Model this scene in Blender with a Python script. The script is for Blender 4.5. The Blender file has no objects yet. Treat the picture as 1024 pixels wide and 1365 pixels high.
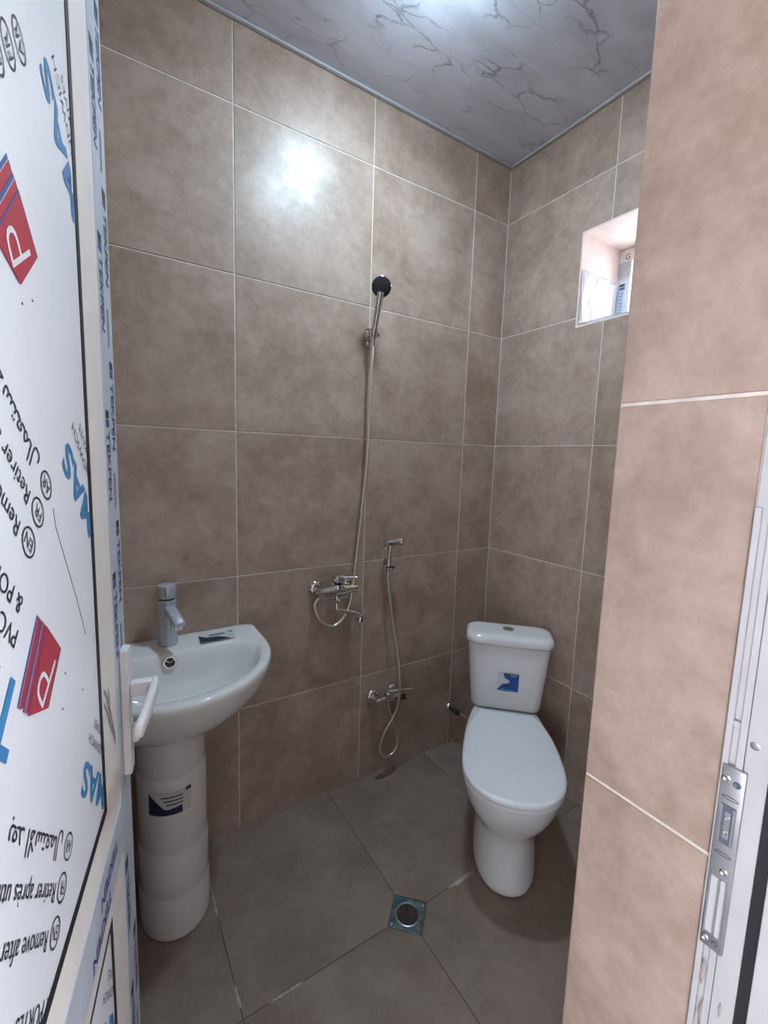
import bpy, bmesh, math, random
from mathutils import Vector, Matrix
random.seed(7)
PI = math.pi
S = bpy.context.scene
COL = S.collection

# ------------------------------------------------------------------ camera
cam_d = bpy.data.cameras.new('camera')
cam = bpy.data.objects.new('camera', cam_d)
COL.objects.link(cam)
_r = Vector((0.84494065, -0.53395822, 0.03104692))
_u = Vector((0.03854198, 0.11867961, 0.99218429))
_f = Vector((0.53346959, 0.83714023, -0.12085703))
cam.matrix_world = Matrix(((_r.x, _u.x, -_f.x, -1.6082), (_r.y, _u.y, -_f.y, -1.5433),
                           (_r.z, _u.z, -_f.z, 1.3985), (0, 0, 0, 1)))
cam_d.sensor_fit = 'HORIZONTAL'
cam_d.sensor_width = 36.0
cam_d.lens = 588.957 / 1024 * 36.0
cam_d.clip_start = 0.01
S.camera = cam

# ------------------------------------------------------------------ world, exposure
WORLD_STRENGTH = 10.8
LAMP_STRENGTH = 320.0
S.view_settings.view_transform = 'Standard'
S.view_settings.look = 'None'
S.view_settings.gamma = 1.0
S.view_settings.exposure = 0.0
S.view_settings.use_curve_mapping = False
w = bpy.data.worlds.new('overcast_sky')
w.use_nodes = True
S.world = w
bg = w.node_tree.nodes['Background']
bg.inputs[0].default_value = (0.93, 0.96, 1.08, 1)
bg.inputs[1].default_value = WORLD_STRENGTH

# ------------------------------------------------------------------ materials
def new_mat(name):
    m = bpy.data.materials.new(name)
    m.use_nodes = True
    nt = m.node_tree
    return m, nt, nt.nodes['Principled BSDF']

def nd(nt, t, **kw):
    n = nt.nodes.new(t)
    for k, v in kw.items():
        if k.startswith('i_'):
            n.inputs[k[2:].replace('_', ' ')].default_value = v
        else:
            setattr(n, k, v)
    return n

def ramp(nt, stops):
    n = nt.nodes.new('ShaderNodeValToRGB')
    el = n.color_ramp.elements
    while len(el) < len(stops):
        el.new(0.5)
    for e, (p, c) in zip(el, stops):
        e.position = p
        e.color = (c[0], c[1], c[2], 1) if not isinstance(c, (int, float)) else (c, c, c, 1)
    return n

def simple(name, col, rough=0.5, metal=0.0, noise=0.0, nscale=20, spec=0.5, coat=0.0, bump=0.0, bscale=200):
    """plain material with a faint procedural mottling of its colour and roughness"""
    m, nt, b = new_mat(name)
    b.inputs['Roughness'].default_value = rough
    b.inputs['Metallic'].default_value = metal
    b.inputs['Specular IOR Level'].default_value = spec
    b.inputs['Coat Weight'].default_value = coat
    tc = nd(nt, 'ShaderNodeTexCoord')
    no = nd(nt, 'ShaderNodeTexNoise')
    no.inputs['Scale'].default_value = nscale
    no.inputs['Detail'].default_value = 6
    nt.links.new(tc.outputs['Object'], no.inputs['Vector'])
    k = max(noise, 0.02)
    r = ramp(nt, [(0.3, tuple(c * (1 - k) for c in col)), (0.7, tuple(min(1, c * (1 + k)) for c in col))])
    nt.links.new(no.outputs['Fac'], r.inputs['Fac'])
    nt.links.new(r.outputs['Color'], b.inputs['Base Color'])
    if bump:
        n2 = nd(nt, 'ShaderNodeTexNoise')
        n2.inputs['Scale'].default_value = bscale
        n2.inputs['Detail'].default_value = 4
        nt.links.new(tc.outputs['Object'], n2.inputs['Vector'])
        bp = nd(nt, 'ShaderNodeBump')
        bp.inputs['Strength'].default_value = bump
        bp.inputs['Distance'].default_value = 0.002
        nt.links.new(n2.outputs['Fac'], bp.inputs['Height'])
        nt.links.new(bp.outputs['Normal'], b.inputs['Normal'])
    return m

def tile_mat(name, dark, mid, light, rough=0.36):
    m, nt, b = new_mat(name)
    L = nt.links
    tc = nd(nt, 'ShaderNodeTexCoord')
    oi = nd(nt, 'ShaderNodeObjectInfo')
    sc = nd(nt, 'ShaderNodeVectorMath', operation='SCALE')
    comb = nd(nt, 'ShaderNodeCombineXYZ')
    for i in range(3):
        mu = nd(nt, 'ShaderNodeMath', operation='MULTIPLY')
        mu.inputs[1].default_value = (37.0, 61.0, 83.0)[i]
        L.new(oi.outputs['Random'], mu.inputs[0])
        L.new(mu.outputs[0], comb.inputs[i])
    ad = nd(nt, 'ShaderNodeVectorMath', operation='ADD')
    L.new(tc.outputs['Object'], ad.inputs[0]); L.new(comb.outputs[0], ad.inputs[1])
    n1 = nd(nt, 'ShaderNodeTexNoise'); n1.inputs['Scale'].default_value = 5.0
    n1.inputs['Detail'].default_value = 9; n1.inputs['Roughness'].default_value = 0.66; n1.inputs['Distortion'].default_value = 0.15
    L.new(ad.outputs[0], n1.inputs['Vector'])
    n2 = nd(nt, 'ShaderNodeTexNoise'); n2.inputs['Scale'].default_value = 34
    n2.inputs['Detail'].default_value = 8; n2.inputs['Roughness'].default_value = 0.7
    L.new(ad.outputs[0], n2.inputs['Vector'])
    mx = nd(nt, 'ShaderNodeMath', operation='MULTIPLY_ADD')
    mx.inputs[1].default_value = 0.30
    L.new(n2.outputs['Fac'], mx.inputs[0])
    m2 = nd(nt, 'ShaderNodeMath', operation='MULTIPLY'); m2.inputs[1].default_value = 0.70
    L.new(n1.outputs['Fac'], m2.inputs[0]); L.new(m2.outputs[0], mx.inputs[2])
    r = ramp(nt, [(0.38, dark), (0.5, mid), (0.62, light)])
    L.new(mx.outputs[0], r.inputs['Fac'])
    L.new(r.outputs['Color'], b.inputs['Base Color'])
    rr = ramp(nt, [(0.35, rough + 0.09), (0.65, rough - 0.05)])
    L.new(n1.outputs['Fac'], rr.inputs['Fac'])
    L.new(rr.outputs['Color'], b.inputs['Roughness'])
    bp = nd(nt, 'ShaderNodeBump'); bp.inputs['Strength'].default_value = 0.12; bp.inputs['Distance'].default_value = 0.001
    L.new(n2.outputs['Fac'], bp.inputs['Height']); L.new(bp.outputs['Normal'], b.inputs['Normal'])
    return m

def marble_mat(name):
    m, nt, b = new_mat(name)
    L = nt.links
    tc = nd(nt, 'ShaderNodeTexCoord')
    mp = nd(nt, 'ShaderNodeMapping')
    mp.inputs['Rotation'].default_value = (0, 0, math.radians(-62))
    mp.inputs['Scale'].default_value = (1.0, 2.6, 1.0)
    L.new(tc.outputs['Object'], mp.inputs['Vector'])
    nz = nd(nt, 'ShaderNodeTexNoise'); nz.inputs['Scale'].default_value = 6.0; nz.inputs['Detail'].default_value = 6
    L.new(mp.outputs[0], nz.inputs['Vector'])
    sub = nd(nt, 'ShaderNodeVectorMath', operation='SCALE'); sub.inputs['Scale'].default_value = 0.20
    L.new(nz.outputs['Color'], sub.inputs[0])
    ad = nd(nt, 'ShaderNodeVectorMath', operation='ADD')
    L.new(mp.outputs[0], ad.inputs[0]); L.new(sub.outputs[0], ad.inputs[1])
    vo = nd(nt, 'ShaderNodeTexVoronoi', feature='DISTANCE_TO_EDGE'); vo.inputs['Scale'].default_value = 5.2
    L.new(ad.outputs[0], vo.inputs['Vector'])
    ve = ramp(nt, [(0.0, 0.85), (0.016, 0.45), (0.042, 0.0)])
    L.new(vo.outputs['Distance'], ve.inputs['Fac'])
    mk = nd(nt, 'ShaderNodeTexNoise'); mk.inputs['Scale'].default_value = 5.2; mk.inputs['Detail'].default_value = 3
    L.new(tc.outputs['Object'], mk.inputs['Vector'])
    mr = ramp(nt, [(0.48, 0.0), (0.60, 1.0)])
    L.new(mk.outputs['Fac'], mr.inputs['Fac'])
    mu = nd(nt, 'ShaderNodeMath', operation='MULTIPLY')
    L.new(ve.outputs['Color'], mu.inputs[0]); L.new(mr.outputs['Color'], mu.inputs[1])
    cl = nd(nt, 'ShaderNodeTexNoise'); cl.inputs['Scale'].default_value = 4; cl.inputs['Detail'].default_value = 5
    L.new(ad.outputs[0], cl.inputs['Vector'])
    base = ramp(nt, [(0.35, (0.54, 0.545, 0.60)), (0.6, (0.66, 0.67, 0.74))])
    L.new(cl.outputs['Fac'], base.inputs['Fac'])
    mix = nd(nt, 'ShaderNodeMix', data_type='RGBA')
    L.new(mu.outputs[0], mix.inputs['Factor'])
    L.new(base.outputs['Color'], mix.inputs[6])
    mix.inputs[7].default_value = (0.20, 0.20, 0.23, 1)
    L.new(mix.outputs[2], b.inputs['Base Color'])
    b.inputs['Roughness'].default_value = 0.30
    return m

TILE = tile_mat('wall_tile', (0.310, 0.215, 0.160), (0.402, 0.292, 0.230), (0.485, 0.372, 0.306))
FTILE = tile_mat('floor_tile', (0.205, 0.150, 0.115), (0.255, 0.192, 0.150), (0.305, 0.236, 0.190), rough=0.45)
GROUT = simple('cream_grout', (0.70, 0.63, 0.56), 0.9, noise=0.15, nscale=60)
FGROUT = simple('floor_grout', (0.14, 0.11, 0.09), 0.9, noise=0.45, nscale=9)
MARBLE = marble_mat('marbled_pvc')
TRIMM = simple('grey_pvc_trim', (0.50, 0.49, 0.49), 0.55)
CERAMIC = simple('white_ceramic', (0.76, 0.75, 0.735), 0.07, spec=0.55)
SEATM = simple('white_seat_plastic', (0.84, 0.84, 0.85), 0.28)
CHROME = simple('chrome', (0.70, 0.69, 0.67), 0.09, metal=1.0)
HOSEM = simple('steel_hose', (0.80, 0.73, 0.64), 0.32, metal=1.0)
WHITEPVC = simple('white_pvc', (0.82, 0.79, 0.775), 0.38, noise=0.03)
JAMBPVC = simple('darkened_white_pvc', (0.49, 0.475, 0.47), 0.45, noise=0.06, nscale=12)  # white pvc darkened to keep the jamb from overexposing
BEADPVC = simple('warm_white_bead', (0.86, 0.79, 0.74), 0.42, noise=0.04)
FILM = simple('bluish_protective_film', (0.56, 0.61, 0.68), 0.32, noise=0.10, nscale=14)
PANELF = simple('door_panel_film', (0.87, 0.885, 0.91), 0.30, noise=0.03, nscale=6)
BLACK = simple('black_rubber', (0.012, 0.012, 0.014), 0.5)
INK = simple('black_ink', (0.03, 0.032, 0.04), 0.5)
GREYINK = simple('grey_ink', (0.10, 0.11, 0.14), 0.5)
BLUEINK = simple('blue_ink', (0.045, 0.24, 0.50), 0.4)
NAVYINK = simple('navy_ink', (0.05, 0.085, 0.24), 0.4)
LOGOBLUE = simple('logo_blue_ink', (0.045, 0.11, 0.34), 0.4)
REDINK = simple('red_ink', (0.46, 0.035, 0.06), 0.4)
WHITEINK = simple('white_ink', (0.8, 0.8, 0.8), 0.4)
PLASTER = simple('pink_plaster', (0.84, 0.70, 0.64), 0.9, noise=0.06, nscale=25, bump=0.3)
OUTPLASTER = simple('outside_render', (0.45, 0.42, 0.39), 0.95, noise=0.08, bump=0.3)
HALLWALL = simple('added_hall_render', (0.30, 0.28, 0.26), 0.95, noise=0.05, bump=0.2)  # added hall surfaces, kept dark so less light bounces through the doorway
HALLWHITE = simple('added_hall_ceiling_paint', (0.40, 0.39, 0.38), 0.95)
CONCRETE = simple('outside_concrete', (0.36, 0.34, 0.32), 0.95, noise=0.12, bump=0.3)
DARKHEAD = simple('dark_nozzle_rubber', (0.018, 0.022, 0.026), 0.45)
RUST = simple('rusty_grate', (0.085, 0.055, 0.048), 0.6, metal=0.3, noise=0.4, nscale=60)
DRAINP = simple('drain_plate', (0.16, 0.22, 0.23), 0.38, metal=0.5, noise=0.55, nscale=40)
BLUEPLASTIC = simple('blue_film_scrap', (0.05, 0.13, 0.17), 0.35, noise=0.3, nscale=40)
NAVY = simple('navy_sticker', (0.012, 0.022, 0.06), 0.3)
STICKW = simple('sticker_silver', (0.60, 0.60, 0.60), 0.35)
STICKB = simple('sticker_blue', (0.012, 0.065, 0.29), 0.3, noise=0.3, nscale=30)
STEEL = simple('zinc_steel', (0.44, 0.44, 0.45), 0.36, metal=0.85, noise=0.1, nscale=30)
DIRT = simple('mortar_smear', (0.34, 0.30, 0.26), 0.95, noise=0.4, nscale=60)
MORTAR = simple('white_mortar', (0.45, 0.41, 0.37), 0.95, noise=0.2, nscale=60, bump=0.5)
BLKPL = simple('black_plastic', (0.02, 0.02, 0.022), 0.4)

def glass_mat():
    m, nt, b = new_mat('window_glass')
    b.inputs['Base Color'].default_value = (0.95, 0.97, 0.98, 1)
    b.inputs['Roughness'].default_value = 0.25
    b.inputs['Transmission Weight'].default_value = 1.0
    b.inputs['IOR'].default_value = 1.05
    return m
GLASS = glass_mat()

def plastic_mat():
    m, nt, b = new_mat('clear_plastic_sheet')
    b.inputs['Base Color'].default_value = (0.86, 0.87, 0.90, 1)
    b.inputs['Roughness'].default_value = 0.18
    b.inputs['Alpha'].default_value = 0.62
    return m
SHEET = plastic_mat()

def lamp_mat():
    m, nt, b = new_mat('led_diffuser')
    b.inputs['Base Color'].default_value = (0.9, 0.9, 0.9, 1)
    b.inputs['Emission Color'].default_value = (0.61, 0.825, 1.0, 1)
    b.inputs['Emission Strength'].default_value = LAMP_STRENGTH
    return m
LAMPM = lamp_mat()

# ------------------------------------------------------------------ helpers
def link(name, data=None, parent=None, mat=None, loc=None):
    o = bpy.data.objects.new(name, data)
    COL.objects.link(o)
    if parent is not None:
        o.parent = parent
    if mat is not None and data is not None:
        if len(data.materials) == 0:
            data.materials.append(mat)
    if loc is not None:
        o.location = loc
    return o

def finish(name, bm, mat, parent=None, smooth=False, sub=0, angle=40):
    bmesh.ops.recalc_face_normals(bm, faces=bm.faces)
    me = bpy.data.meshes.new(name)
    bm.to_mesh(me)
    bm.free()
    if smooth:
        for p in me.polygons:
            p.use_smooth = True
        if angle and not sub:
            try:
                me.set_sharp_from_angle(angle=math.radians(angle))
            except Exception:
                pass
    o = link(name, me, parent, mat)
    if sub:
        md = o.modifiers.new('smooth', 'SUBSURF')
        md.levels = sub
        md.render_levels = sub
    return o

def tag(o, label, cat, group=None, kind=None):
    o['label'] = label
    o['category'] = cat
    if group:
        o['group'] = group
    if kind:
        o['kind'] = kind
    return o

def thing(name, label, cat, loc=(0, 0, 0), rot=(0, 0, 0), group=None, kind=None):
    o = link(name, None, None)
    o.empty_display_size = 0.05
    o.location = loc
    o.rotation_euler = rot
    return tag(o, label, cat, group, kind)

def add_box(bm, lo, hi, bev=0.0, seg=1, M=None):
    x0, y0, z0 = lo; x1, y1, z1 = hi
    vs = [bm.verts.new(p) for p in ((x0, y0, z0), (x1, y0, z0), (x1, y1, z0), (x0, y1, z0),
                                    (x0, y0, z1), (x1, y0, z1), (x1, y1, z1), (x0, y1, z1))]
    fs = [bm.faces.new([vs[i] for i in f]) for f in ((0, 3, 2, 1), (4, 5, 6, 7), (0, 1, 5, 4), (1, 2, 6, 5), (2, 3, 7, 6), (3, 0, 4, 7))]
    if bev:
        es = list({e for f in fs for e in f.edges})
        r = bmesh.ops.bevel(bm, geom=es, offset=bev, segments=seg, affect='EDGES', profile=0.5)
        vs = list({v for f in r['faces'] for v in f.verts} | {v for v in vs if v.is_valid})
    if M is not None:
        for v in vs:
            v.co = M @ v.co
    return vs

def box(name, lo, hi, mat, parent=None, bev=0.0, seg=2, M=None):
    bm = bmesh.new()
    add_box(bm, lo, hi, bev, seg, M)
    return finish(name, bm, mat, parent, smooth=bev > 0 and seg > 1)

def catmull(pts, n=8, closed=False):
    pts = [Vector(p) for p in pts]
    out = []
    m = len(pts)
    rng = range(m) if closed else range(m - 1)
    for i in rng:
        p1, p2 = pts[i], pts[(i + 1) % m]
        p0 = pts[(i - 1) % m] if (closed or i > 0) else p1 * 2 - p2
        p3 = pts[(i + 2) % m] if (closed or i + 2 < m) else p2 * 2 - p1
        for k in range(n):
            t = k / n
            out.append(0.5 * ((2 * p1) + (-p0 + p2) * t + (2 * p0 - 5 * p1 + 4 * p2 - p3) * t * t + (-p0 + 3 * p1 - 3 * p2 + p3) * t ** 3))
    if not closed:
        out.append(pts[-1])
    return out

def resample(pts, step):
    out = [pts[0].copy()]
    acc = 0.0
    for a, b in zip(pts[:-1], pts[1:]):
        d = (b - a).length
        while acc + d >= step and d > 1e-9:
            t = (step - acc) / d
            a = a.lerp(b, t)
            out.append(a.copy())
            d = (b - a).length
            acc = 0.0
        acc += d
    return out

def add_tube(bm, pts, rad, seg=10, cap=True):
    """rad: number or list"""
    pts = [Vector(p) for p in pts]
    n = len(pts)
    rads = rad if isinstance(rad, (list, tuple)) else [rad] * n
    up = None
    prev = None
    for i in range(n):
        t = (pts[min(i + 1, n - 1)] - pts[max(i - 1, 0)]).normalized()
        if up is None:
            up = t.orthogonal().normalized()
        up = (up - t * up.dot(t))
        up = up.normalized() if up.length > 1e-6 else t.orthogonal().normalized()
        sd = t.cross(up)
        ring = [bm.verts.new(pts[i] + (up * math.cos(2 * PI * k / seg) + sd * math.sin(2 * PI * k / seg)) * rads[i]) for k in range(seg)]
        if prev:
            for k in range(seg):
                bm.faces.new((prev[k], prev[(k + 1) % seg], ring[(k + 1) % seg], ring[k]))
        elif cap:
            bm.faces.new(ring[::-1])
        prev = ring
    if cap:
        bm.faces.new(prev)

def tube(name, pts, rad, mat, parent=None, seg=12, smooth_n=0):
    if smooth_n:
        pts = catmull(pts, smooth_n)
    bm = bmesh.new()
    add_tube(bm, pts, rad, seg)
    return finish(name, bm, mat, parent, smooth=True, angle=50)

def add_lathe(bm, prof, base=(0, 0, 0), axis=(0, 0, 1), seg=24):
    """prof: list of (radius, height) along axis"""
    base = Vector(base); ax = Vector(axis).normalized()
    u = ax.orthogonal().normalized(); v = ax.cross(u)
    prev = None
    first = last = None
    for (r, h) in prof:
        if r < 1e-6:
            ring = [bm.verts.new(base + ax * h)]
        else:
            ring = [bm.verts.new(base + ax * h + (u * math.cos(2 * PI * k / seg) + v * math.sin(2 * PI * k / seg)) * r) for k in range(seg)]
        if prev:
            if len(prev) == 1 and len(ring) > 1:
                for k in range(seg):
                    bm.faces.new((prev[0], ring[(k + 1) % seg], ring[k]))
            elif len(ring) == 1 and len(prev) > 1:
                for k in range(seg):
                    bm.faces.new((prev[k], prev[(k + 1) % seg], ring[0]))
            elif len(ring) > 1:
                for k in range(seg):
                    bm.faces.new((prev[k], prev[(k + 1) % seg], ring[(k + 1) % seg], ring[k]))
        elif len(ring) > 1:
            bm.faces.new(ring[::-1])
        prev = ring
    if len(prev) > 1:
        bm.faces.new(prev)

def lathe(name, prof, base, axis, mat, parent=None, seg=28, angle=35):
    bm = bmesh.new()
    add_lathe(bm, prof, base, axis, seg)
    return finish(name, bm, mat, parent, smooth=True, angle=angle)

def loft(bm, rings, cap0=True, cap1=True):
    prev = None
    allr = []
    for ring in rings:
        vs = [bm.verts.new(p) for p in ring]
        allr.append(vs)
        n = len(vs)
        if prev:
            for k in range(n):
                bm.faces.new((prev[k], prev[(k + 1) % n], vs[(k + 1) % n], vs[k]))
        prev = vs
    if cap0:
        bm.faces.new(allr[0][::-1])
    if cap1:
        bm.faces.new(allr[-1])
    return allr

def poly_prism(name, pts2, d0, d1, O, ea, eb, en, mat, parent=None, bev=0.0, mesh=None):
    """an outline in the plane (ea, eb) through O, solid from d0 to d1 along en"""
    O, ea, eb, en = Vector(O), Vector(ea), Vector(eb), Vector(en)
    bm = bmesh.new()
    top = [bm.verts.new(O + ea * a + eb * b + en * d1) for a, b in pts2]
    bot = [bm.verts.new(O + ea * a + eb * b + en * d0) for a, b in pts2]
    ft = bm.faces.new(top)
    bm.faces.new(bot[::-1])
    n = len(top)
    for i in range(n):
        bm.faces.new((top[i], bot[i], bot[(i + 1) % n], top[(i + 1) % n]))
    if bev:
        bmesh.ops.bevel(bm, geom=list(ft.edges), offset=bev, segments=1, affect='EDGES')
    return finish(name, bm, mat, parent)

# ---- flat lettering: built-in font turned into thin mesh
def text_mesh(body, size, extrude=0.0, bold=0.0, shear=0.0, align='LEFT'):
    cu = bpy.data.curves.new('lettering', 'FONT')
    cu.body = body
    cu.size = size
    cu.resolution_u = 3
    cu.align_x = align
    cu.shear = shear
    cu.offset = bold
    cu.extrude = extrude
    tmp = bpy.data.objects.new('lettering_tmp', cu)
    COL.objects.link(tmp)
    dg = bpy.context.evaluated_depsgraph_get()
    me = bpy.data.meshes.new_from_object(tmp.evaluated_get(dg))
    bpy.data.objects.remove(tmp)
    bpy.data.curves.remove(cu)
    me.materials.clear()
    return me

def lettering(body, size, O, ea, en, mat, parent, bold=0.0, ang=0.0, at=(0, 0), sx=1.0, sy=1.0, lift=0.0006, name='lettering', align='LEFT'):
    """print body on the plane (ea, en x ea) at plane coordinates `at`, turned by ang"""
    me = text_mesh(body, size, 0.0, bold, align=align)
    ea = Vector(ea).normalized(); en = Vector(en).normalized(); eb = en.cross(ea)
    ca, sa = math.cos(ang), math.sin(ang)
    O = Vector(O)
    for v in me.vertices:
        x, y = v.co.x * sx, v.co.y * sy
        a = at[0] + x * ca - y * sa
        b = at[1] + x * sa + y * ca
        v.co = O + ea * a + eb * b + en * lift
    return link(name, me, parent, mat)

def flat_poly(name, pts2, O, ea, eb, en, mat, parent, lift=0.0005):
    O, ea, eb, en = Vector(O), Vector(ea), Vector(eb), Vector(en)
    bm = bmesh.new()
    bm.faces.new([bm.verts.new(O + ea * a + eb * b + en * lift) for a, b in pts2])
    return finish(name, bm, mat, parent)

def ring_poly(name, c, rx, ry, wd, O, ea, eb, en, mat, parent, ang=0.0, lift=0.0005, seg=28):
    O, ea, eb, en = Vector(O), Vector(ea), Vector(eb), Vector(en)
    bm = bmesh.new()
    pr = None
    rings = []
    for k in range(seg):
        t = 2 * PI * k / seg
        row = []
        for q in (1.0, 0.0):
            x, y = (rx - wd * q) * math.cos(t), (ry - wd * q) * math.sin(t)
            a = c[0] + x * math.cos(ang) - y * math.sin(ang); b = c[1] + x * math.sin(ang) + y * math.cos(ang)
            row.append(bm.verts.new(O + ea * a + eb * b + en * lift))
        rings.append(row)
    for k in range(seg):
        a, b = rings[k], rings[(k + 1) % seg]
        bm.faces.new((a[0], a[1], b[1], b[0]))
    return finish(name, bm, mat, parent)

X3 = Vector((1, 0, 0)); Y3 = Vector((0, 1, 0)); Z3 = Vector((0, 0, 1))

# ------------------------------------------------------------------ room numbers (metres)
XL = -1.84            # left wall
YF = -1.2205          # inner face of the front wall
YO = -1.47            # outer face of the front wall
ZC = 2.7106           # ceiling
XC = -1.0583          # tiled right side of the doorway
XD = -1.80            # left side of the doorway
DOOR_H = 2.115
ROWS = [0.0, 0.4733, 0.9733, 1.4733, 1.9733, 2.4733, ZC]
GAP = 0.0042
WIN = (-0.392, -0.79, 1.935, 2.292)   # y0, y1, z0, z1 of the window opening
REC = 0.0018

# ------------------------------------------------------------------ tiles
_tile_cache = {}
def tile(parent, a0, a1, b0, b1, O, ea, eb, en, mat, gap=GAP, notch=None, th=REC - 0.0001):
    O, ea, eb, en = Vector(O), Vector(ea), Vector(eb), Vector(en)
    g = gap / 2
    a0 += g; a1 -= g; b0 += g; b1 -= g
    if a1 - a0 < 0.008 or b1 - b0 < 0.008:
        return None
    ca, cb = (a0 + a1) / 2, (b0 + b1) / 2
    if notch is None:
        key = (round(a1 - a0, 4), round(b1 - b0, 4), tuple(ea), tuple(eb), mat.name)
        pts = [(a0 - ca, b0 - cb), (a1 - ca, b0 - cb), (a1 - ca, b1 - cb), (a0 - ca, b1 - cb)]
    else:
        key = None
        pts = [(p - ca, q - cb) for p, q in notch]
    me = _tile_cache.get(key) if key else None
    if me is None:
        bm = bmesh.new()
        top = [bm.verts.new(ea * a + eb * b) for a, b in pts]
        bot = [bm.verts.new(ea * a + eb * b - en * th) for a, b in pts]
        ft = bm.faces.new(top)
        bm.faces.new(bot[::-1])
        n = len(top)
        for i in range(n):
            bm.faces.new((top[i], bot[i], bot[(i + 1) % n], top[(i + 1) % n]))
        bmesh.ops.bevel(bm, geom=list(ft.edges), offset=0.0009, segments=1, affect='EDGES')
        bmesh.ops.recalc_face_normals(bm, faces=bm.faces)
        me = bpy.data.meshes.new('tile')
        bm.to_mesh(me); bm.free()
        me.materials.append(mat)
        if key:
            _tile_cache[key] = me
    o = link('tile', me, parent, None)
    o.location = O + ea * ca + eb * cb + en * random.uniform(-0.0002, 0.0002)
    return o

# ---- back wall (shower wall), plane y = 0
wall_back = box('wall_back', (XL - 0.2, REC, -0.1), (0.30, 0.2, ZC + 0.15), GROUT)
tag(wall_back, 'large taupe stone-look tiled wall behind the washbasin and the shower fittings', 'wall', kind='structure')
AX = [0.0, -0.2062, -0.7154, -1.2246, -1.7338, XL]
for i in range(len(AX) - 1):
    for j in range(len(ROWS) - 1):
        tile(wall_back, AX[i + 1], AX[i], ROWS[j], ROWS[j + 1], (0, 0, 0), X3, Z3, -Y3, TILE)

# ---- right wall (window wall), plane x = 0
wy0, wy1, wz0, wz1 = WIN
WT = 0.30
bm = bmesh.new()
add_box(bm, (REC, YO, -0.1), (WT, 0.0017, wz0))
add_box(bm, (REC, YO, wz1), (WT, 0.0017, ZC + 0.15))
add_box(bm, (REC, wy0, wz0), (WT, 0.0017, wz1))
add_box(bm, (REC, YO, wz0), (WT, wy1, wz1))
wall_right = finish('wall_right', bm, GROUT)
tag(wall_right, 'taupe tiled wall behind the toilet with a small square window opening', 'wall', kind='structure')
BY = [0.0, -0.5086, -1.0178, YF]
g = GAP / 2
for i in range(3):
    for j in range(len(ROWS) - 1):
        a0, a1, b0, b1 = BY[i + 1], BY[i], ROWS[j], ROWS[j + 1]
        A0, A1, B0, B1 = a0 + g, a1 - g, b0 + g, b1 - g
        notch = None
        m = 0.001
        if i == 0 and j == 4:
            notch = [(wy0 + m, B0), (A1, B0), (A1, B1), (A0, B1), (A0, wz1 + m), (wy0 + m, wz1 + m)]
        elif i == 0 and j == 3:
            notch = [(A0, B0), (A1, B0), (A1, B1), (wy0 + m, B1), (wy0 + m, wz0 - m), (A0, wz0 - m)]
        elif i == 1 and j == 4:
            notch = [(A0, B0), (wy1 - m, B0), (wy1 - m, wz1 + m), (A1, wz1 + m), (A1, B1), (A0, B1)]
        elif i == 1 and j == 3:
            notch = [(A0, B0), (A1, B0), (A1, wz0 - m), (wy1 - m, wz0 - m), (wy1 - m, B1), (A0, B1)]
        tile(wall_right, a0, a1, b0, b1, (0, 0, 0), Y3, Z3, -X3, TILE, notch=notch)
# plastered sides of the window opening
box('reveal', (0.0, wy0 - 0.006, wz0), (WT, wy0 - 0.0002, wz1), PLASTER, wall_right)
box('reveal', (0.0, wy1 + 0.0002, wz0), (WT, wy1 + 0.006, wz1), PLASTER, wall_right)
box('reveal', (0.0, wy1 + 0.006, wz1 - 0.006), (WT, wy0 - 0.006, wz1 - 0.0002), PLASTER, wall_right)
box('window_sill', (0.0, wy1 + 0.006, wz0 + 0.0002), (WT, wy0 - 0.006, wz0 + 0.006), PLASTER, wall_right)

# ---- left wall, plane x = XL
wall_left = box('wall_left', (XL - 0.2, YO, -0.1), (XL - REC, 0.0017, ZC + 0.15), GROUT)
tag(wall_left, 'taupe tiled wall hidden behind the open white door', 'wall', kind='structure')
for i in range(3):
    for j in range(len(ROWS) - 1):
        tile(wall_left, BY[i + 1], BY[i], ROWS[j], ROWS[j + 1], (XL, 0, 0), Y3, Z3, X3, TILE)

# ---- front wall with the doorway
bm = bmesh.new()
add_box(bm, (XC + REC, YO, -0.1), (REC, YF - REC, ZC + 0.15))
add_box(bm, (XL, YO, DOOR_H), (XC + REC, YF - REC, ZC + 0.15))
add_box(bm, (XL, YO, -0.1), (XD - REC, YF - REC, DOOR_H))
wall_front = finish('wall_front', bm, GROUT)
tag(wall_front, 'front wall with pinkish taupe tiled side of the doorway at right', 'wall', kind='structure')
YJ = -1.3725
DROWS = ROWS[:4] + [1.9733, DOOR_H]
for j in range(len(DROWS) - 1):      # side of the doorway in view
    tile(wall_front, YJ, YF - 0.0, DROWS[j], DROWS[j + 1], (XC, 0, 0), Y3, Z3, -X3, TILE)
    tile(wall_front, YJ, YF - 0.0, DROWS[j], DROWS[j + 1], (XD, 0, 0), Y3, Z3, X3, TILE)
FX = [0.0, -0.51, XC]
for i in range(2):
    for j in range(len(ROWS) - 1):
        tile(wall_front, FX[i + 1], FX[i], ROWS[j], ROWS[j + 1], (0, YF, 0), X3, Z3, Y3, TILE)
FX2 = [XC, -1.4, XL]
for i in range(2):
    for (z0, z1) in ((DOOR_H, 2.4733), (2.4733, ZC)):
        tile(wall_front, FX2[i + 1], FX2[i], z0, z1, (0, YF, 0), X3, Z3, Y3, TILE)
# outside face of the front wall
bm = bmesh.new()
add_box(bm, (XC, YO - 0.012, -0.1), (1.2, YO, 3.0))
add_box(bm, (XD, YO - 0.012, DOOR_H), (XC, YO, 3.0))
add_box(bm, (-3.0, YO - 0.012, -0.1), (XD, YO, 3.0))
finish('outside_render', bm, OUTPLASTER, wall_front)

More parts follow.
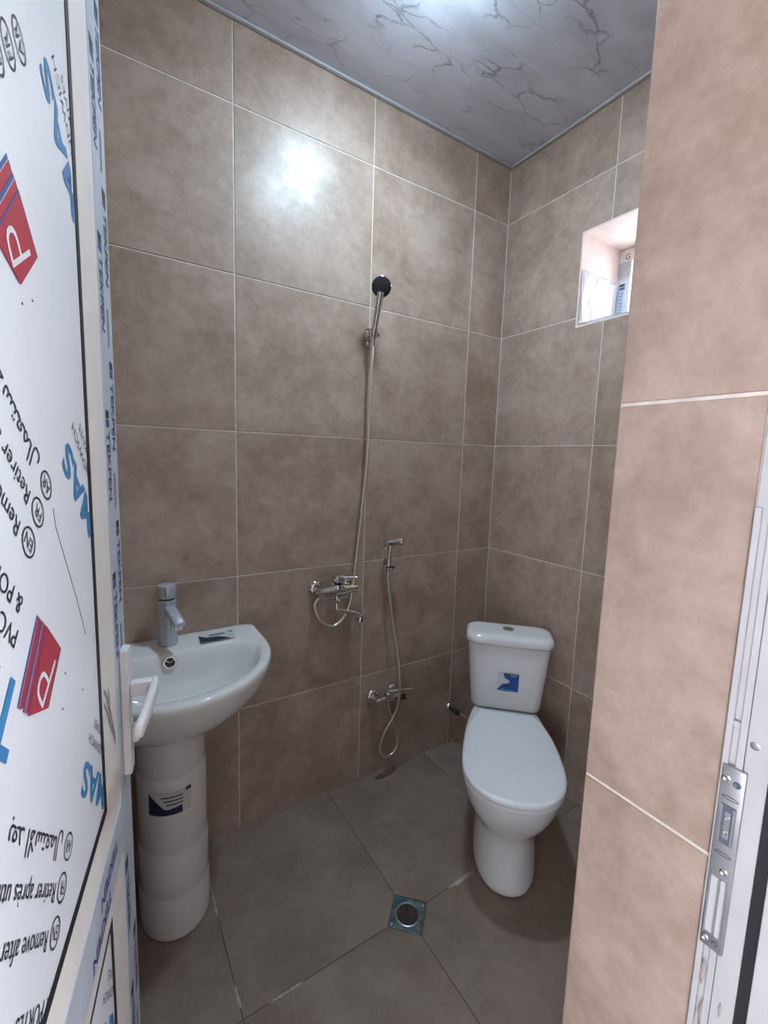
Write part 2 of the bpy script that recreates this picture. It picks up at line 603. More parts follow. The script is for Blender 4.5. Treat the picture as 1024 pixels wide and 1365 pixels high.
# ---- floor
floor = box('floor', (XL, YO, -0.12), (0.0, 0.0, -REC), FGROUT)
tag(floor, 'dull brown-grey tiled bathroom floor around the drain', 'floor', kind='structure')
GX = [0.0, -0.358, -0.864, -1.366, XL]
GY = [0.0, -0.585, -1.092, YO]
DR_C = Vector((-0.866, -0.586, 0))
DR_H = 0.0685     # half diagonal of the drain plate
for i in range(4):
    for j in range(3):
        a0, a1, b0, b1 = GX[i + 1], GX[i], GY[j + 1], GY[j]
        gg = 0.0024
        notch = None
        cx = None
        # corners cut away around the diamond of the drain
        A0, A1, B0, B1 = a0 + gg / 2, a1 - gg / 2, b0 + gg / 2, b1 - gg / 2
        h = DR_H + 0.004
        if i == 1 and j == 0:
            notch = [(A0 + h, B0), (A1, B0), (A1, B1), (A0, B1), (A0, B0 + h)]
        elif i == 2 and j == 0:
            notch = [(A0, B0), (A1 - h, B0), (A1, B0 + h), (A1, B1), (A0, B1)]
        elif i == 1 and j == 1:
            notch = [(A0, B0), (A1, B0), (A1, B1), (A0 + h, B1), (A0, B1 - h)]
        elif i == 2 and j == 1:
            notch = [(A0, B0), (A1, B0), (A1, B1 - h), (A1 - h, B1), (A0, B1)]
        tile(floor, a0, a1, b0, b1, (0, 0, 0), X3, Y3, Z3, FTILE, gap=gg, notch=notch)
# white mortar smears left on the joints
def smear(pts, wd, mat=MORTAR, par=floor):
    bm = bmesh.new()
    P = resample(catmull([Vector((x, y, 0)) for x, y in pts], 8), 0.006)
    L = []
    for k, p in enumerate(P):
        t = (P[min(k + 1, len(P) - 1)] - P[max(k - 1, 0)]).normalized()
        s = Vector((-t.y, t.x, 0))
        wv = wd * random.uniform(0.35, 1.0) * min(1, 0.25 + 4 * min(k, len(P) - 1 - k) / len(P))
        L.append((bm.verts.new(p + s * wv), bm.verts.new(p + Vector((0, 0, 0.0012))), bm.verts.new(p - s * wv)))
    for a, b in zip(L[:-1], L[1:]):
        bm.faces.new((a[0], a[1], b[1], b[0])); bm.faces.new((a[1], a[2], b[2], b[1]))
    return finish('mortar_smear', bm, mat, par, smooth=True)
smear([(-0.70, -0.584), (-0.66, -0.586), (-0.61, -0.583), (-0.585, -0.585)], 0.0085)
smear([(-1.366, -0.16), (-1.365, -0.22), (-1.367, -0.30)], 0.004)
smear([(-1.30, -0.585), (-1.24, -0.586), (-1.20, -0.585)], 0.004)
smear([(-1.366, -0.50), (-1.365, -0.56)], 0.004)

# ---- unseen hall added to dim the doorway light; side openings let daylight in
HX0, HX1, HY0 = -3.3, 0.5, -3.9
hall_floor = box('floor_hall_added', (HX0, HY0, -0.14), (HX1, YO - 0.012, -0.02), CONCRETE)
tag(hall_floor, 'unseen concrete hall floor added outside the doorway to limit its light', 'floor', kind='structure')
o = box('ceiling_hall_added', (HX0, HY0, 2.75), (HX1, YO - 0.012, 2.9), HALLWHITE)
tag(o, 'unseen plain hall ceiling added outside the doorway to limit its light', 'ceiling', kind='structure')
bm = bmesh.new()
add_box(bm, (HX1, HY0, -0.14), (HX1 + 0.15, YO - 0.012, 0.7))
add_box(bm, (HX1, HY0, 2.3), (HX1 + 0.15, YO - 0.012, 2.9))
add_box(bm, (HX1, -2.1, 0.7), (HX1 + 0.15, YO - 0.012, 2.3))  # opening added in this unseen wall to brighten the door panel
o = finish('wall_hall_right_added', bm, HALLWALL)
tag(o, 'unseen rendered hall wall added to the right outside the doorway, with a wide opening to light the door', 'wall', kind='structure')
bm = bmesh.new()
add_box(bm, (HX0 - 0.15, HY0, -0.14), (HX0, YO - 0.012, 0.5))
add_box(bm, (HX0 - 0.15, HY0, 2.2), (HX0, YO - 0.012, 2.9))
add_box(bm, (HX0 - 0.15, HY0, 0.5), (HX0, -3.1, 2.2))  # unseen wall, its opening sized to set the daylight at the doorway
o = finish('wall_hall_left_added', bm, HALLWALL)
tag(o, 'unseen rendered hall wall added to the left outside the doorway, with a wide opening to let in daylight', 'wall', kind='structure')
o = box('wall_hall_far_added', (HX0, HY0 - 0.15, -0.14), (HX1 + 0.15, HY0, 2.9), HALLWALL)
tag(o, 'unseen dark rendered hall wall added opposite the doorway to limit its light', 'wall', kind='structure')

# ---- ceiling of marbled pvc boards
ceiling = box('ceiling', (XL, YF, ZC + 0.012), (0.0, 0.0, ZC + 0.14), TRIMM)
tag(ceiling, 'glossy white marbled pvc panel ceiling with dark veins', 'ceiling', kind='structure')
for i in range(5):
    y1 = -i * 0.25; y0 = max(YF, y1 - 0.25)
    o = box('ceiling_panel', (XL, y0 + 0.0003, ZC), (0, y1 - 0.0003, ZC + 0.0119), MARBLE, ceiling)
# corner beads between walls and ceiling
def cornice(name, lo, hi, label):
    bm = bmesh.new()
    add_box(bm, lo, hi, 0.003, 2)
    o = finish(name, bm, TRIMM, smooth=True)
    return tag(o, label, 'trim', kind='structure')
cornice('trim_1', (XL, -0.016, ZC - 0.009), (-0.0005, -0.0004, ZC - 0.0004), 'thin grey pvc strip along the ceiling above the shower wall')
cornice('trim_2', (-0.016, YF + 0.001, ZC - 0.009), (-0.0004, -0.0165, ZC - 0.0004), 'thin grey pvc strip along the ceiling above the window wall')
cornice('trim_3', (XL + 0.0004, YF + 0.001, ZC - 0.009), (XL + 0.016, -0.0165, ZC - 0.0004), 'thin grey pvc strip along the ceiling above the door side wall')

# ---- ceiling lamp (just above the top of the picture)
lamp = thing('ceiling_lamp', 'round white led dome lamp on the ceiling above the drain', 'lamp', (-0.818, -0.535, ZC))
lathe('lamp_base', [(0.070, -0.0415), (0.0745, -0.040), (0.0745, 0.0)], (0, 0, -0.0004), (0, 0, 1), WHITEPVC, lamp)
lathe('diffuser', [(0.0, -0.066), (0.030, -0.0648), (0.052, -0.060), (0.064, -0.052), (0.0695, -0.0425)], (0, 0, 0), (0, 0, 1), LAMPM, lamp)

# ------------------------------------------------------------------ window
win = thing('window_1', 'small white pvc window with blue printed film deep in the wall opening', 'window', ((0.272), (wy0 + wy1) / 2, wz0), kind='structure')
hw = (wy0 - wy1) / 2 - 0.0065
hz0, hz1 = 0.0065, wz1 - wz0 - 0.0065
FW = 0.052
box('frame_jamb', (-0.022, hw - FW, hz0), (0.027, hw, hz1 - FW), FILM, win, 0.003)
box('frame_jamb', (-0.022, -hw, hz0), (0.027, -hw + FW, hz1 - FW), FILM, win, 0.003)
box('frame_head', (-0.022, -hw, hz1 - FW), (0.027, hw, hz1), BEADPVC, win, 0.003)
box('frame_sill', (-0.022, -hw + FW, hz0), (0.027, hw - FW, hz0 + FW), FILM, win, 0.003)
box('pane', (0.0, -hw + FW - 0.006, hz0 + FW - 0.006), (0.004, hw - FW + 0.006, hz1 - FW + 0.006), GLASS, win)
for (zz, L) in ((-0.215, 'TEKPEN'),):
    lettering(L, 0.0250, (-0.0222, 0, 0), (0, 0, -1), (-1, 0, 0), BLUEINK, win, bold=0.0, at=(zz + 0.030, -(hw - 0.010) + 0.0), ang=0, lift=0.0005)
    for k, mm in enumerate((INK, NAVYINK)):
        poly_prism('print_block', [(zz + 0.002 + k * 0.013, 0), (zz + 0.012 + k * 0.013, 0), (zz + 0.012 + k * 0.013, 0.022), (zz + 0.002 + k * 0.013, 0.022)],
                   0, 0.0003, (-0.0222, hw - 0.033, 0), (0, 0, -1), (0, 1, 0), (-1, 0, 0), mm, win)
lettering('G', 0.030, (-0.0222, 0, 0), (0, -1, 0), (-1, 0, 0), INK, win, at=(-hw + 0.024, hz1 - 0.044), lift=0.0005)

# clear plastic hanging over the lower half of the left window reveal and the sill
bm = bmesh.new()
NU, NV = 26, 22
grid = []
for i in range(NU + 1):
    row = []
    x = 0.004 + 0.244 * i / NU
    for j in range(NV + 1):
        t = j / NV
        zt = 2.152 + 0.003 * math.sin(i * 0.5)
        drape = 0.74
        wr = 0.0022 * math.sin(i * 0.95 + 3 * t + 2 * math.sin(4 * t)) + 0.0018 * math.sin(i * 2.1 + 9 * t + 1) + 0.0012 * math.sin(i * 0.5 - 14 * t)
        if t < drape:
            k = t / drape
            p = Vector((x, wy0 - 0.0125 - 0.003 * k + wr, zt + (wz0 + 0.013 - zt) * k))
        else:
            k = (t - drape) / (1 - drape)
            p = Vector((x, wy0 - 0.018 - 0.33 * k, wz0 + 0.0125 + wr * 0.7 + 0.002 * math.sin(9 * k + i)))
        row.append(bm.verts.new(p))
    grid.append(row)
for i in range(NU):
    for j in range(NV):
        bm.faces.new((grid[i][j], grid[i + 1][j], grid[i + 1][j + 1], grid[i][j + 1]))
ps = finish('plastic_sheet', bm, SHEET, smooth=True, angle=0)
md = ps.modifiers.new('thickness', 'SOLIDIFY'); md.thickness = 0.0006
tag(ps, 'crumpled clear plastic sheet on the left side of the window opening', 'plastic sheet')

# ------------------------------------------------------------------ door frame (right jamb in view)
frame = thing('door_frame', 'white pvc door frame jamb with steel lock keep at the right edge', 'door frame', (XC, YJ, 0), kind='structure')
FH = DOOR_H
def fbox(name, x0, x1, y0, y1, z0, z1, mat, bev=0.0008, par=frame):
    return box(name, (x0, y0, z0), (x1, y1, z1), mat, par, bev, 1)
fbox('jamb', -0.004, 0.0, -0.0990, -0.0005, 0.0, FH, JAMBPVC)
fbox('jamb_ridge', -0.0095, -0.004, -0.0068, -0.0012, 0.0, 1.362, JAMBPVC)
fbox('jamb_ridge', -0.0080, -0.004, -0.0190, -0.0128, 0.0, FH, JAMBPVC)
fbox('jamb_face', -0.0070, -0.004, -0.0400, -0.0195, 0.0, FH, JAMBPVC)
fbox('jamb_gasket', -0.0085, -0.004, -0.0510, -0.0402, 0.0, FH, BLACK)
fbox('jamb_face', -0.0125, -0.004, -0.0985, -0.0512, 0.0, FH, JAMBPVC)
for zz in (1.135, 0.68, 1.52):
    fbox('cross_clip', -0.0090, -0.004, -0.0128, -0.0068, zz, zz + 0.006, JAMBPVC)
for zz in (1.123, 1.33, 0.62):
    lathe('screw', [(0.0044, 0.0), (0.0044, 0.0006), (0.003, 0.0011), (0.0, 0.0011)], (-0.0070, -0.0265, zz), (-1, 0, 0), STEEL, frame, 14)
# left jamb and head (outside the picture)
fbox('jamb', XD - XC, XD - XC + 0.004, -0.0990, -0.0005, 0.0, FH, WHITEPVC)
fbox('jamb_face', XD - XC + 0.004, XD - XC + 0.012, -0.0985, -0.045, 0.0, FH, WHITEPVC)
fbox('frame_head', XD - XC + 0.004, -0.004, -0.0990, -0.0005, FH - 0.006, FH, WHITEPVC)
fbox('frame_head', XD - XC + 0.012, -0.0125, -0.0985, -0.0512, FH - 0.030, FH - 0.006, WHITEPVC)
# steel keep
keep = box('lock_keep', (-0.0120, -0.0245, 0.880), (-0.0070, -0.0035, 1.092), STEEL, frame, 0.0012, 2)
keep['label'] = 'zinc steel lock keep with holes'
def kbox(name, y0, y1, z0, z1, mat, d=0.0006, x=-0.0120):
    return box(name, (x - d, y0, z0), (x, y1, z1), mat, keep)
kbox('keep_slot', -0.0205, -0.0070, 1.006, 1.050, GREYINK)
kbox('slot_rail', -0.0092, -0.0072, 1.007, 1.049, STEEL, 0.0016)
kbox('slot_rail', -0.0203, -0.0183, 1.007, 1.049, STEEL, 0.0016)
kbox('slot_tongue', -0.0165, -0.0115, 1.013, 1.043, STEEL, 0.0014)
kbox('keep_slot', -0.0205, -0.0072, 0.898, 0.965, simple('keep_recess', (0.50, 0.49, 0.48), 0.5), 0.0005)
kbox('slot_rail', -0.0160, -0.0135, 0.898, 0.965, STEEL, 0.0014)
kbox('slot_rail', -0.0218, -0.0203, 0.896, 0.967, STEEL, 0.0014)
kbox('slot_rail', -0.0072, -0.0057, 0.896, 0.967, STEEL, 0.0014)
for (yy, zz, mm, rr) in ((-0.0085, 1.078, CHROME, 0.0038), (-0.0180, 1.076, GREYINK, 0.0036), (-0.0170, 0.975, CHROME, 0.0038), (-0.0085, 0.889, CHROME, 0.0034), (-0.0175, 0.889, GREYINK, 0.003),
                         (-0.014, 1.036, CHROME, 0.0024), (-0.014, 1.020, CHROME, 0.0024)):
    lathe('keep_screw', [(rr, 0.0), (rr, 0.0008), (rr * 0.7, 0.0014), (rr * 0.35, 0.0006), (0, 0.0006)], (-0.0120 - (0.0014 if 1.01 < zz < 1.05 else 0), yy, zz), (-1, 0, 0), mm, keep, 14)
for zz in (1.058, 0.994):
    ring_poly('print_arrow', (0, 0), 0.0075, 0.0022, 0.0009, (-0.0120, -0.0140, zz), (0, -1, 0), (0, 0, 1), (-1, 0, 0), INK, keep, lift=0.0002)
# dirt and mortar at the foot of the jamb
for (zz, hh, dy, wv) in ((0.842, 0.03, -0.009, 0.0034), (0.79, 0.04, -0.012, 0.003), (0.70, 0.06, -0.010, 0.0035), (0.816, 0.02, -0.028, 0.0022)):
    bm = bmesh.new()
    n = 12
    L = []
    for k in range(n + 1):
        z_ = zz - hh / 2 + hh * k / n
        q = wv * math.sin(PI * (k + 0.4) / (n + 0.8)) * random.uniform(0.5, 1.0)
        L.append([bm.verts.new((-0.0073 - (0.0012 if s == 0 else 0), dy + s * q, z_)) for s in (-1, 0, 1)])
    for a, b in zip(L[:-1], L[1:]):
        bm.faces.new((a[0], a[1], b[1], b[0])); bm.faces.new((a[1], a[2], b[2], b[1]))
    finish('mortar_smear', bm, DIRT, frame, smooth=True)

# ------------------------------------------------------------------ door leaf, standing open into the room
AZ = math.radians(11.0)
DR = Vector((math.sin(AZ), math.cos(AZ), 0))       # hinge -> free edge
DN = Vector((math.cos(AZ), -math.sin(AZ), 0))      # out of the visible face
P0 = Vector((-1.58769, -0.69358, 0))
# local door axes: x along DR (free edge = 0), y along -DN, z up
door = thing('door_1', 'white pvc door with printed protective film standing open at the left', 'door', P0, (0, 0, PI / 2 - AZ), kind='structure')
LW, LH, LT = 0.665, 2.085, 0.060
Z0 = 0.012
# in local coordinates: +x = DR ; face normal DN = local -y
def dbox(name, x0, x1, d0, d1, z0, z1, mat, bev=0.0015, par=door):
    """d = distance out of the visible face (0 = stile face)"""
    return box(name, (x0, -d1, z0), (x1, -d0, z1), mat, par, bev, 1)
SW = 0.086
dbox('stile', -SW, 0.0, -LT, 0.0, Z0, LH, FILM)
dbox('stile', -LW, -LW + SW, -LT, 0.0, Z0, LH, FILM)
dbox('rail', -LW + SW, -SW, -LT, 0.0, LH - SW, LH, FILM)
dbox('rail', -LW + SW, -SW, -LT, 0.0, 0.752, 0.836, FILM)
dbox('rail', -LW + SW, -SW, -LT, 0.0, Z0, Z0 + SW, FILM)
dbox('edge_lip', -0.0005, 0.012, -LT, -0.044, Z0, LH, WHITEPVC)
# glazing beads: sloping strips, mitred
def bead(x0, x1, z0, z1, BW=0.069):
    """four mitred beads round an opening"""
    di, do = -0.0045, -0.0006
    O = [(x0, z0), (x1, z0), (x1, z1), (x0, z1)]
    BV = 0.043
    I = [(x0 + BW, z0 + BV), (x1 - BW, z0 + BV), (x1 - BW, z1 - BV), (x0 + BW, z1 - BV)]
    for k in range(4):
        a, b = O[k], O[(k + 1) % 4]
        c, d = I[(k + 1) % 4], I[k]
        bm = bmesh.new()
        fr = [bm.verts.new((a[0], -do, a[1])), bm.verts.new((b[0], -do, b[1])), bm.verts.new((c[0], -di, c[1])), bm.verts.new((d[0], -di, d[1]))]
        bk = [bm.verts.new((v.co.x, 0.045, v.co.z)) for v in fr]
        bm.faces.new(fr); bm.faces.new(bk[::-1])
        for q in range(4):
            bm.faces.new((fr[q], bk[q], bk[(q + 1) % 4], fr[(q + 1) % 4]))
        finish('glazing_bead', bm, BEADPVC, door)
    return I
def panel(x0, x1, z0, z1):
    I = bead(x0, x1, z0, z1)
    (a0, b0), (a1, b1) = I[0], I[2]
    gw = 0.012
    bm = bmesh.new()
    for (q0, q1, r0, r1) in ((a0, a1, b0, b0 + gw), (a0, a1, b1 - gw, b1), (a0, a0 + gw, b0 + gw, b1 - gw), (a1 - gw, a1, b0 + gw, b1 - gw)):
        add_box(bm, (q0, 0.0050, r0), (q1, 0.040, r1))
    finish('gasket', bm, BLACK, door)
    return box('panel', (a0 + 0.0005, 0.0060, b0 + 0.0005), (a1 - 0.0005, 0.038, b1 - 0.0005), PANELF, door), (a0 + gw, a1 - gw, b0 + gw, b1 - gw)
pan_u, ext_u = panel(-LW + SW, -SW, 0.836, LH - SW)
pan_l, ext_l = panel(-LW + SW, -SW, Z0 + SW, 0.752)
PO = Vector((0, 0.0060, 0))     # origin of print plane on the panels
EN = Vector((0, -1, 0)); EA = Vector((1, 0, 0)); EB = Vector((0, 0, 1))
A135 = math.radians(135)
def clip_mesh(o, ext):
    """cut print off where the panel ends under the gasket"""
    bm = bmesh.new(); bm.from_mesh(o.data)
    for co, no in (((ext[0], 0, 0), (-1, 0, 0)), ((ext[1], 0, 0), (1, 0, 0)), ((0, 0, ext[2]), (0, 0, -1)), ((0, 0, ext[3]), (0, 0, 1))):
        ge = bm.verts[:] + bm.edges[:] + bm.faces[:]
        bmesh.ops.bisect_plane(bm, geom=ge, plane_co=co, plane_no=no, clear_outer=True)
    n = len(bm.faces)
    bm.to_mesh(o.data); bm.free()
    if n == 0:
        me = o.data
        bpy.data.objects.remove(o); bpy.data.meshes.remove(me)
AR = '\uFEDD\uFE8E\uFEE4\uFECC\uFE98\uFEB3\uFEFB\uFE8D \uFEAA\uFECC\uFE91'
def motif(dz, par, ext, dep):
    O = Vector((0, 0.0060, 0))
    objs = []
    def T(body, size, at, mat, bold=0.0, ang=A135, sx=1.0, sy=1.0, nm='lettering'):
        objs.append(lettering(body, size, O, EA, EN, mat, par, bold, ang, (at[0], at[1] + dz), sx, sy, name=nm))
    T('MAS', 0.050, (-0.174, 1.310), BLUEINK, 0.0012, sx=1.46)
    T('SANDWICH', 0.0155, (-0.172, 1.353), INK, -0.0001, sx=1.28)
    T('DECORATIVES', 0.0150, (-0.140, 1.350), INK, -0.0001, sx=1.16)
    for (cx, cz, code, body, start) in ((-0.395, 1.320, 'EN', 'Remove after installation', (-0.406, 1.345)),
                                        (-0.370, 1.342, 'FR', 'Retirer après utilisation', (-0.381, 1.367)),
                                        (-0.345, 1.364, 'AR', AR, (-0.357, 1.390))):
        objs.append(ring_poly('print_ring', (cx, cz + dz), 0.0155, 0.0125, 0.0019, O, EA, EB, EN, INK, par, A135, 0.0006))
        T(code, 0.0160, (cx + 0.0108, cz - 0.0032), INK, 0.0, nm='lettering')
        T(body, 0.0215 if code != 'AR' else 0.0265, (start[0] - 0.002, start[1] - 0.007) if code != 'AR' else (start[0] - 0.002, start[1] - 0.004), INK, 0.0)
    # red leaflet mark with striped sheets behind and a white P
    def Pz(pts, mat, lift):
        o = flat_poly('print_mark', [(a, b + dz) for a, b in pts], O, EA, EB, EN, mat, par, lift)
        objs.append(o)
    f = [(-0.3685, 1.2375), (-0.333, 1.201), (-0.377, 1.163), (-0.4215, 1.181)]
    for k in (2, 1):
        for fr, mt, lf in ((1.0, LOGOBLUE, 0.0), (0.74, STICKW, 0.0001), (0.68, REDINK, 0.0002)):
            q = [(a - 0.0095 * (k - 1 + fr), b + 0.0088 * (k - 1 + fr)) for a, b in f]
            Pz(q, mt, 0.0002 + 0.0004 * (2 - k) + lf)
    Pz([(a - 0.0012, b + 0.0011) for a, b in f], LOGOBLUE, 0.00105)
    Pz(f, REDINK, 0.0011)
    objs.append(lettering('P', 0.080, O, EA, EN, WHITEINK, par, -0.0012, math.radians(122), (-0.3475, 1.1915 + dz), 0.84, 0.92, lift=0.0014))
    T('PVC-AL', 0.0215, (-0.4265, 1.255), INK, 0.0)
    T('& PORTES', 0.0215, (-0.4135, 1.277), INK, 0.0)
    T('TEK', 0.075, (-0.428, 1.207), BLUEINK, 0.0015)
    for o in objs:
        for v in o.data.vertices:       # true size on the recessed panel face
            v.co.x = -0.838 + (v.co.x + 0.838) * 1.042
            v.co.z = 1.3985 + (v.co.z - 1.3985) * 1.042
        clip_mesh(o, ext)
for k, dz in enumerate((0.366, 0.0, -0.370)):
    motif(dz, pan_u, ext_u, 0)
motif(-0.740, pan_l, ext_l, 0)
# pencil scratch on the panel
tube('scratch_mark', [(-0.308, 0.0059, 1.338), (-0.303, 0.0059, 1.318), (-0.245, 0.0059, 1.225), (-0.215, 0.0059, 1.170)], 0.00045, GREYINK, pan_u, 5)
for (a, b) in ((-0.315, 1.128), (-0.30, 1.16), (-0.355, 1.52), (-0.33, 1.53), (-0.24, 1.11)):
    bm = bmesh.new(); add_lathe(bm, [(0.0014, 0), (0.0010, 0.0005), (0, 0.0006)], (a, 0.0060, b), (0, -1, 0), 7)
    finish('dirt_speck', bm, INK, pan_u)

# TEKPEN film print running down the stile, two staggered columns
def film_column(xc, zs, size, par, inks):
    for z_top in zs:
        w2 = 0.0105
        for k, mm in enumerate(inks):
            z_ = z_top - k * 0.013
            poly_prism('print_block', [(xc - w2, z_), (xc + w2, z_), (xc + w2, z_ - 0.0115), (xc - w2, z_ - 0.0115)], 0, 0.0004, (0, 0, 0), EA, EB, EN, mm, par)
        lettering('TEKPEN', size, (0, 0, 0), (0, 0, -1), EN, NAVYINK, par, 0.0006, 0, (-(z_top - 0.031), 0 + xc - 0.0095), 1.0, 1.0, lift=0.0005)
stile0 = [o for o in door.children if o.name.startswith('stile')][0]
PIT = 0.2465
zsR = [1.532 + PIT * k for k in (2, 1, 0, -1)] + [1.532 - PIT * k for k in (4, 5)]
zsL = [1.456 + PIT * k for k in (2, 1, 0, -1)] + [1.456 - PIT * k for k in (3, 4, 5)]
film_column(-0.024, zsR, 0.0295, stile0, (INK, NAVYINK))
film_column(-0.066, zsL, 0.0295, stile0, (INK, NAVYINK))
# fine-print lines between the words
for zz in zsR:
    box('print_line', (-0.036, -0.0004, zz - 0.228), (-0.034, 0.0, zz - 0.170), GREYINK, stile0)
    box('print_line', (-0.029, -0.0004, zz - 0.222), (-0.0275, 0.0, zz - 0.170), GREYINK, stile0)
for o in [c for c in door.children if c.name.startswith('rail')]:
    zc = (o.bound_box[0][2] + o.bound_box[1][2]) / 2
    if 0.6 < zc < 1.0:
        for k in range(2):
            x_ = -0.13 - 0.24 * k
            lettering('TEKPEN', 0.0295, (0, 0, 0), (-1, 0, 0), EN, NAVYINK, o, 0.0006, 0, (-x_ + 0.0, -0.813 + 0.0), 1.0, 1.0, lift=0.0005)
            lettering('TEKPEN', 0.0295, (0, 0, 0), (-1, 0, 0), EN, NAVYINK, o, 0.0006, 0, (-x_ + 0.05, -0.780), 1.0, 1.0, lift=0.0005)
# dirt scuffs on the bead beside the handle
bd = [o for o in door.children if o.name.startswith('glazing_bead')]
for (a0_, b0_, a1_, b1_) in ((-0.142, 1.055, -0.110, 0.985), (-0.150, 1.040, -0.125, 1.000), (-0.132, 1.030, -0.100, 0.955), (-0.149, 1.06, -0.140, 1.045), (-0.118, 1.0, -0.102, 0.945), (-0.138, 1.02, -0.112, 0.97), (-0.128, 1.05, -0.120, 1.02)):
    L = []
    bm = bmesh.new()
    for k in range(9):
        t = k / 8
        a = a0_ + (a1_ - a0_) * t; b = b0_ + (b1_ - b0_) * t
        q = 0.0042 * math.sin(PI * (t * 0.9 + 0.05)) * random.uniform(0.4, 1.0)
        dpt = 0.0006 + (0.0045 - 0.0006) * (-a - SW) / 0.069 - 0.0004
        L.append((bm.verts.new((a - q, dpt, b)), bm.verts.new((a + q, dpt, b + 0.003))))
    for p, q in zip(L[:-1], L[1:]):
        bm.faces.new((p[0], p[1], q[1], q[0]))
    finish('dirt_scuff', bm, DIRT, bd[1])
# handle
hd = dbox('handle', -0.060, -0.030, 0.0, 0.0125, 0.862, 1.078, WHITEPVC, 0.0022)
box('neck', (-0.0545, -0.0480, 0.9935), (-0.0355, -0.0120, 1.0195), WHITEPVC, hd, 0.005, 2)
bm = bmesh.new()
P = catmull([(-0.034, -0.0475, 1.0065), (-0.055, -0.0490, 1.0060), (-0.095, -0.0470, 1.0030), (-0.135, -0.0430, 0.9990), (-0.163, -0.0385, 0.9950)], 6)
rings = []
for k, p in enumerate(P):
    t = k / (len(P) - 1)
    hz = 0.0135 - 0.0022 * t
    hy = 0.0066 - 0.0006 * t
    e = 0.55 if k in (0, len(P) - 1) else 1.0
    rings.append([(p.x, p.y + hy * e * math.copysign(abs(math.cos(a)) ** 0.6, math.cos(a)), p.z + hz * e * math.copysign(abs(math.sin(a)) ** 0.6, math.sin(a))) for a in [2 * PI * q / 16 for q in range(16)]])
loft(bm, rings)
finish('lever', bm, WHITEPVC, hd, smooth=True, angle=50)
box('key_cylinder', (-0.052, -0.024, 0.912), (-0.038, -0.012, 0.944), WHITEPVC, hd, 0.005, 3)
# hinges near the frame
for zz in (0.25, 1.05, 1.85):
    tube('hinge', [(-LW - 0.008, 0.004, zz - 0.05), (-LW - 0.008, 0.004, zz + 0.05)], 0.008, WHITEPVC, door, 14)

# ------------------------------------------------------------------ pedestal washbasin
BXC = -1.458
sink = thing('pedestal_washbasin', 'white ceramic washbasin on a pedestal against the tiled wall', 'washbasin', (BXC, 0, 0))
N = 72
def d_outline(hw, y_side, y_front, y_back, rc, n=N, p=2.0):
    """flat-backed D: back edge at y_back, straight sides to y_side, elliptic front to y_front"""
    pts = []
    nf = n // 2
    ns = n // 9
    nb = n - nf - 2 * ns
    for k in range(nf):                                   # front, right -> left
        a = PI * k / (nf - 1)
        c, s = math.cos(a), math.sin(a)
        pts.append((hw * math.copysign(abs(c) ** (2 / p), c), y_side + (y_front - y_side) * abs(s) ** (2 / p)))
    for k in range(1, ns + 1):                            # left side up to the back
        t = k / (ns + 1)
        pts.append((-hw, y_side + (y_back - rc - y_side) * t))
    for k in range(nb):                                   # back edge with rounded corners
        t = k / (nb - 1)
        x = -hw + 2 * hw * t
        e = max(0.0, (abs(x) - (hw - rc)) / rc) if rc > 0 else 0
        y = y_back - rc * (1 - math.sqrt(max(0, 1 - e * e)))
        pts.append((x, y))
    for k in range(1, ns + 1):
        t = k / (ns + 1)
        pts.append((hw, (y_back - rc) + (y_side - y_back + rc) * t))
    return pts
bm = bmesh.new()
rings = []
def R(pts, z, zfun=None):
    rings.append([(x, y, z + (zfun(x, y) if zfun else 0)) for x, y in pts])
YB = -0.0025
R(d_outline(0.085, -0.14, -0.245, -0.050, 0.02), 0.585)
R(d_outline(0.105, -0.15, -0.275, -0.040, 0.02), 0.596)
R(d_outline(0.165, -0.155, -0.335, YB - 0.012, 0.02), 0.624)
R(d_outline(0.220, -0.16, -0.390, YB, 0.018), 0.664)
R(d_outline(0.256, -0.165, -0.430, YB, 0.016), 0.706)
R(d_outline(0.273, -0.17, -0.453, YB, 0.014), 0.745)
R(d_outline(0.281, -0.17, -0.464, YB, 0.013), 0.772)
R(d_outline(0.283, -0.17, -0.4665, YB, 0.013), 0.786)
R(d_outline(0.281, -0.17, -0.4645, YB, 0.013), 0.796)
R(d_outline(0.275, -0.17, -0.457, YB - 0.004, 0.013), 0.8005)
R(d_outline(0.250, -0.205, -0.430, -0.133, 0.05), 0.7985)
R(d_outline(0.244, -0.205, -0.424, -0.139, 0.06), 0.7945)
R(d_outline(0.238, -0.205, -0.416, -0.144, 0.07), 0.786)
R(d_outline(0.222, -0.215, -0.398, -0.152, 0.07), 0.758)
R(d_outline(0.180, -0.225, -0.360, -0.164, 0.06), 0.708)
R(d_outline(0.110, -0.235, -0.310, -0.186, 0.05), 0.676)
R(d_outline(0.035, -0.235, -0.265, -0.215, 0.015), 0.666)
loft(bm, rings)
basin = finish('basin', bm, CERAMIC, sink, smooth=True, sub=1)
lathe('drain_ring', [(0.024, 0), (0.024, 0.003), (0.018, 0.004), (0.016, 0.002), (0, 0.002)], (0, -0.240, 0.6655), (0, 0, 1), CHROME, basin)
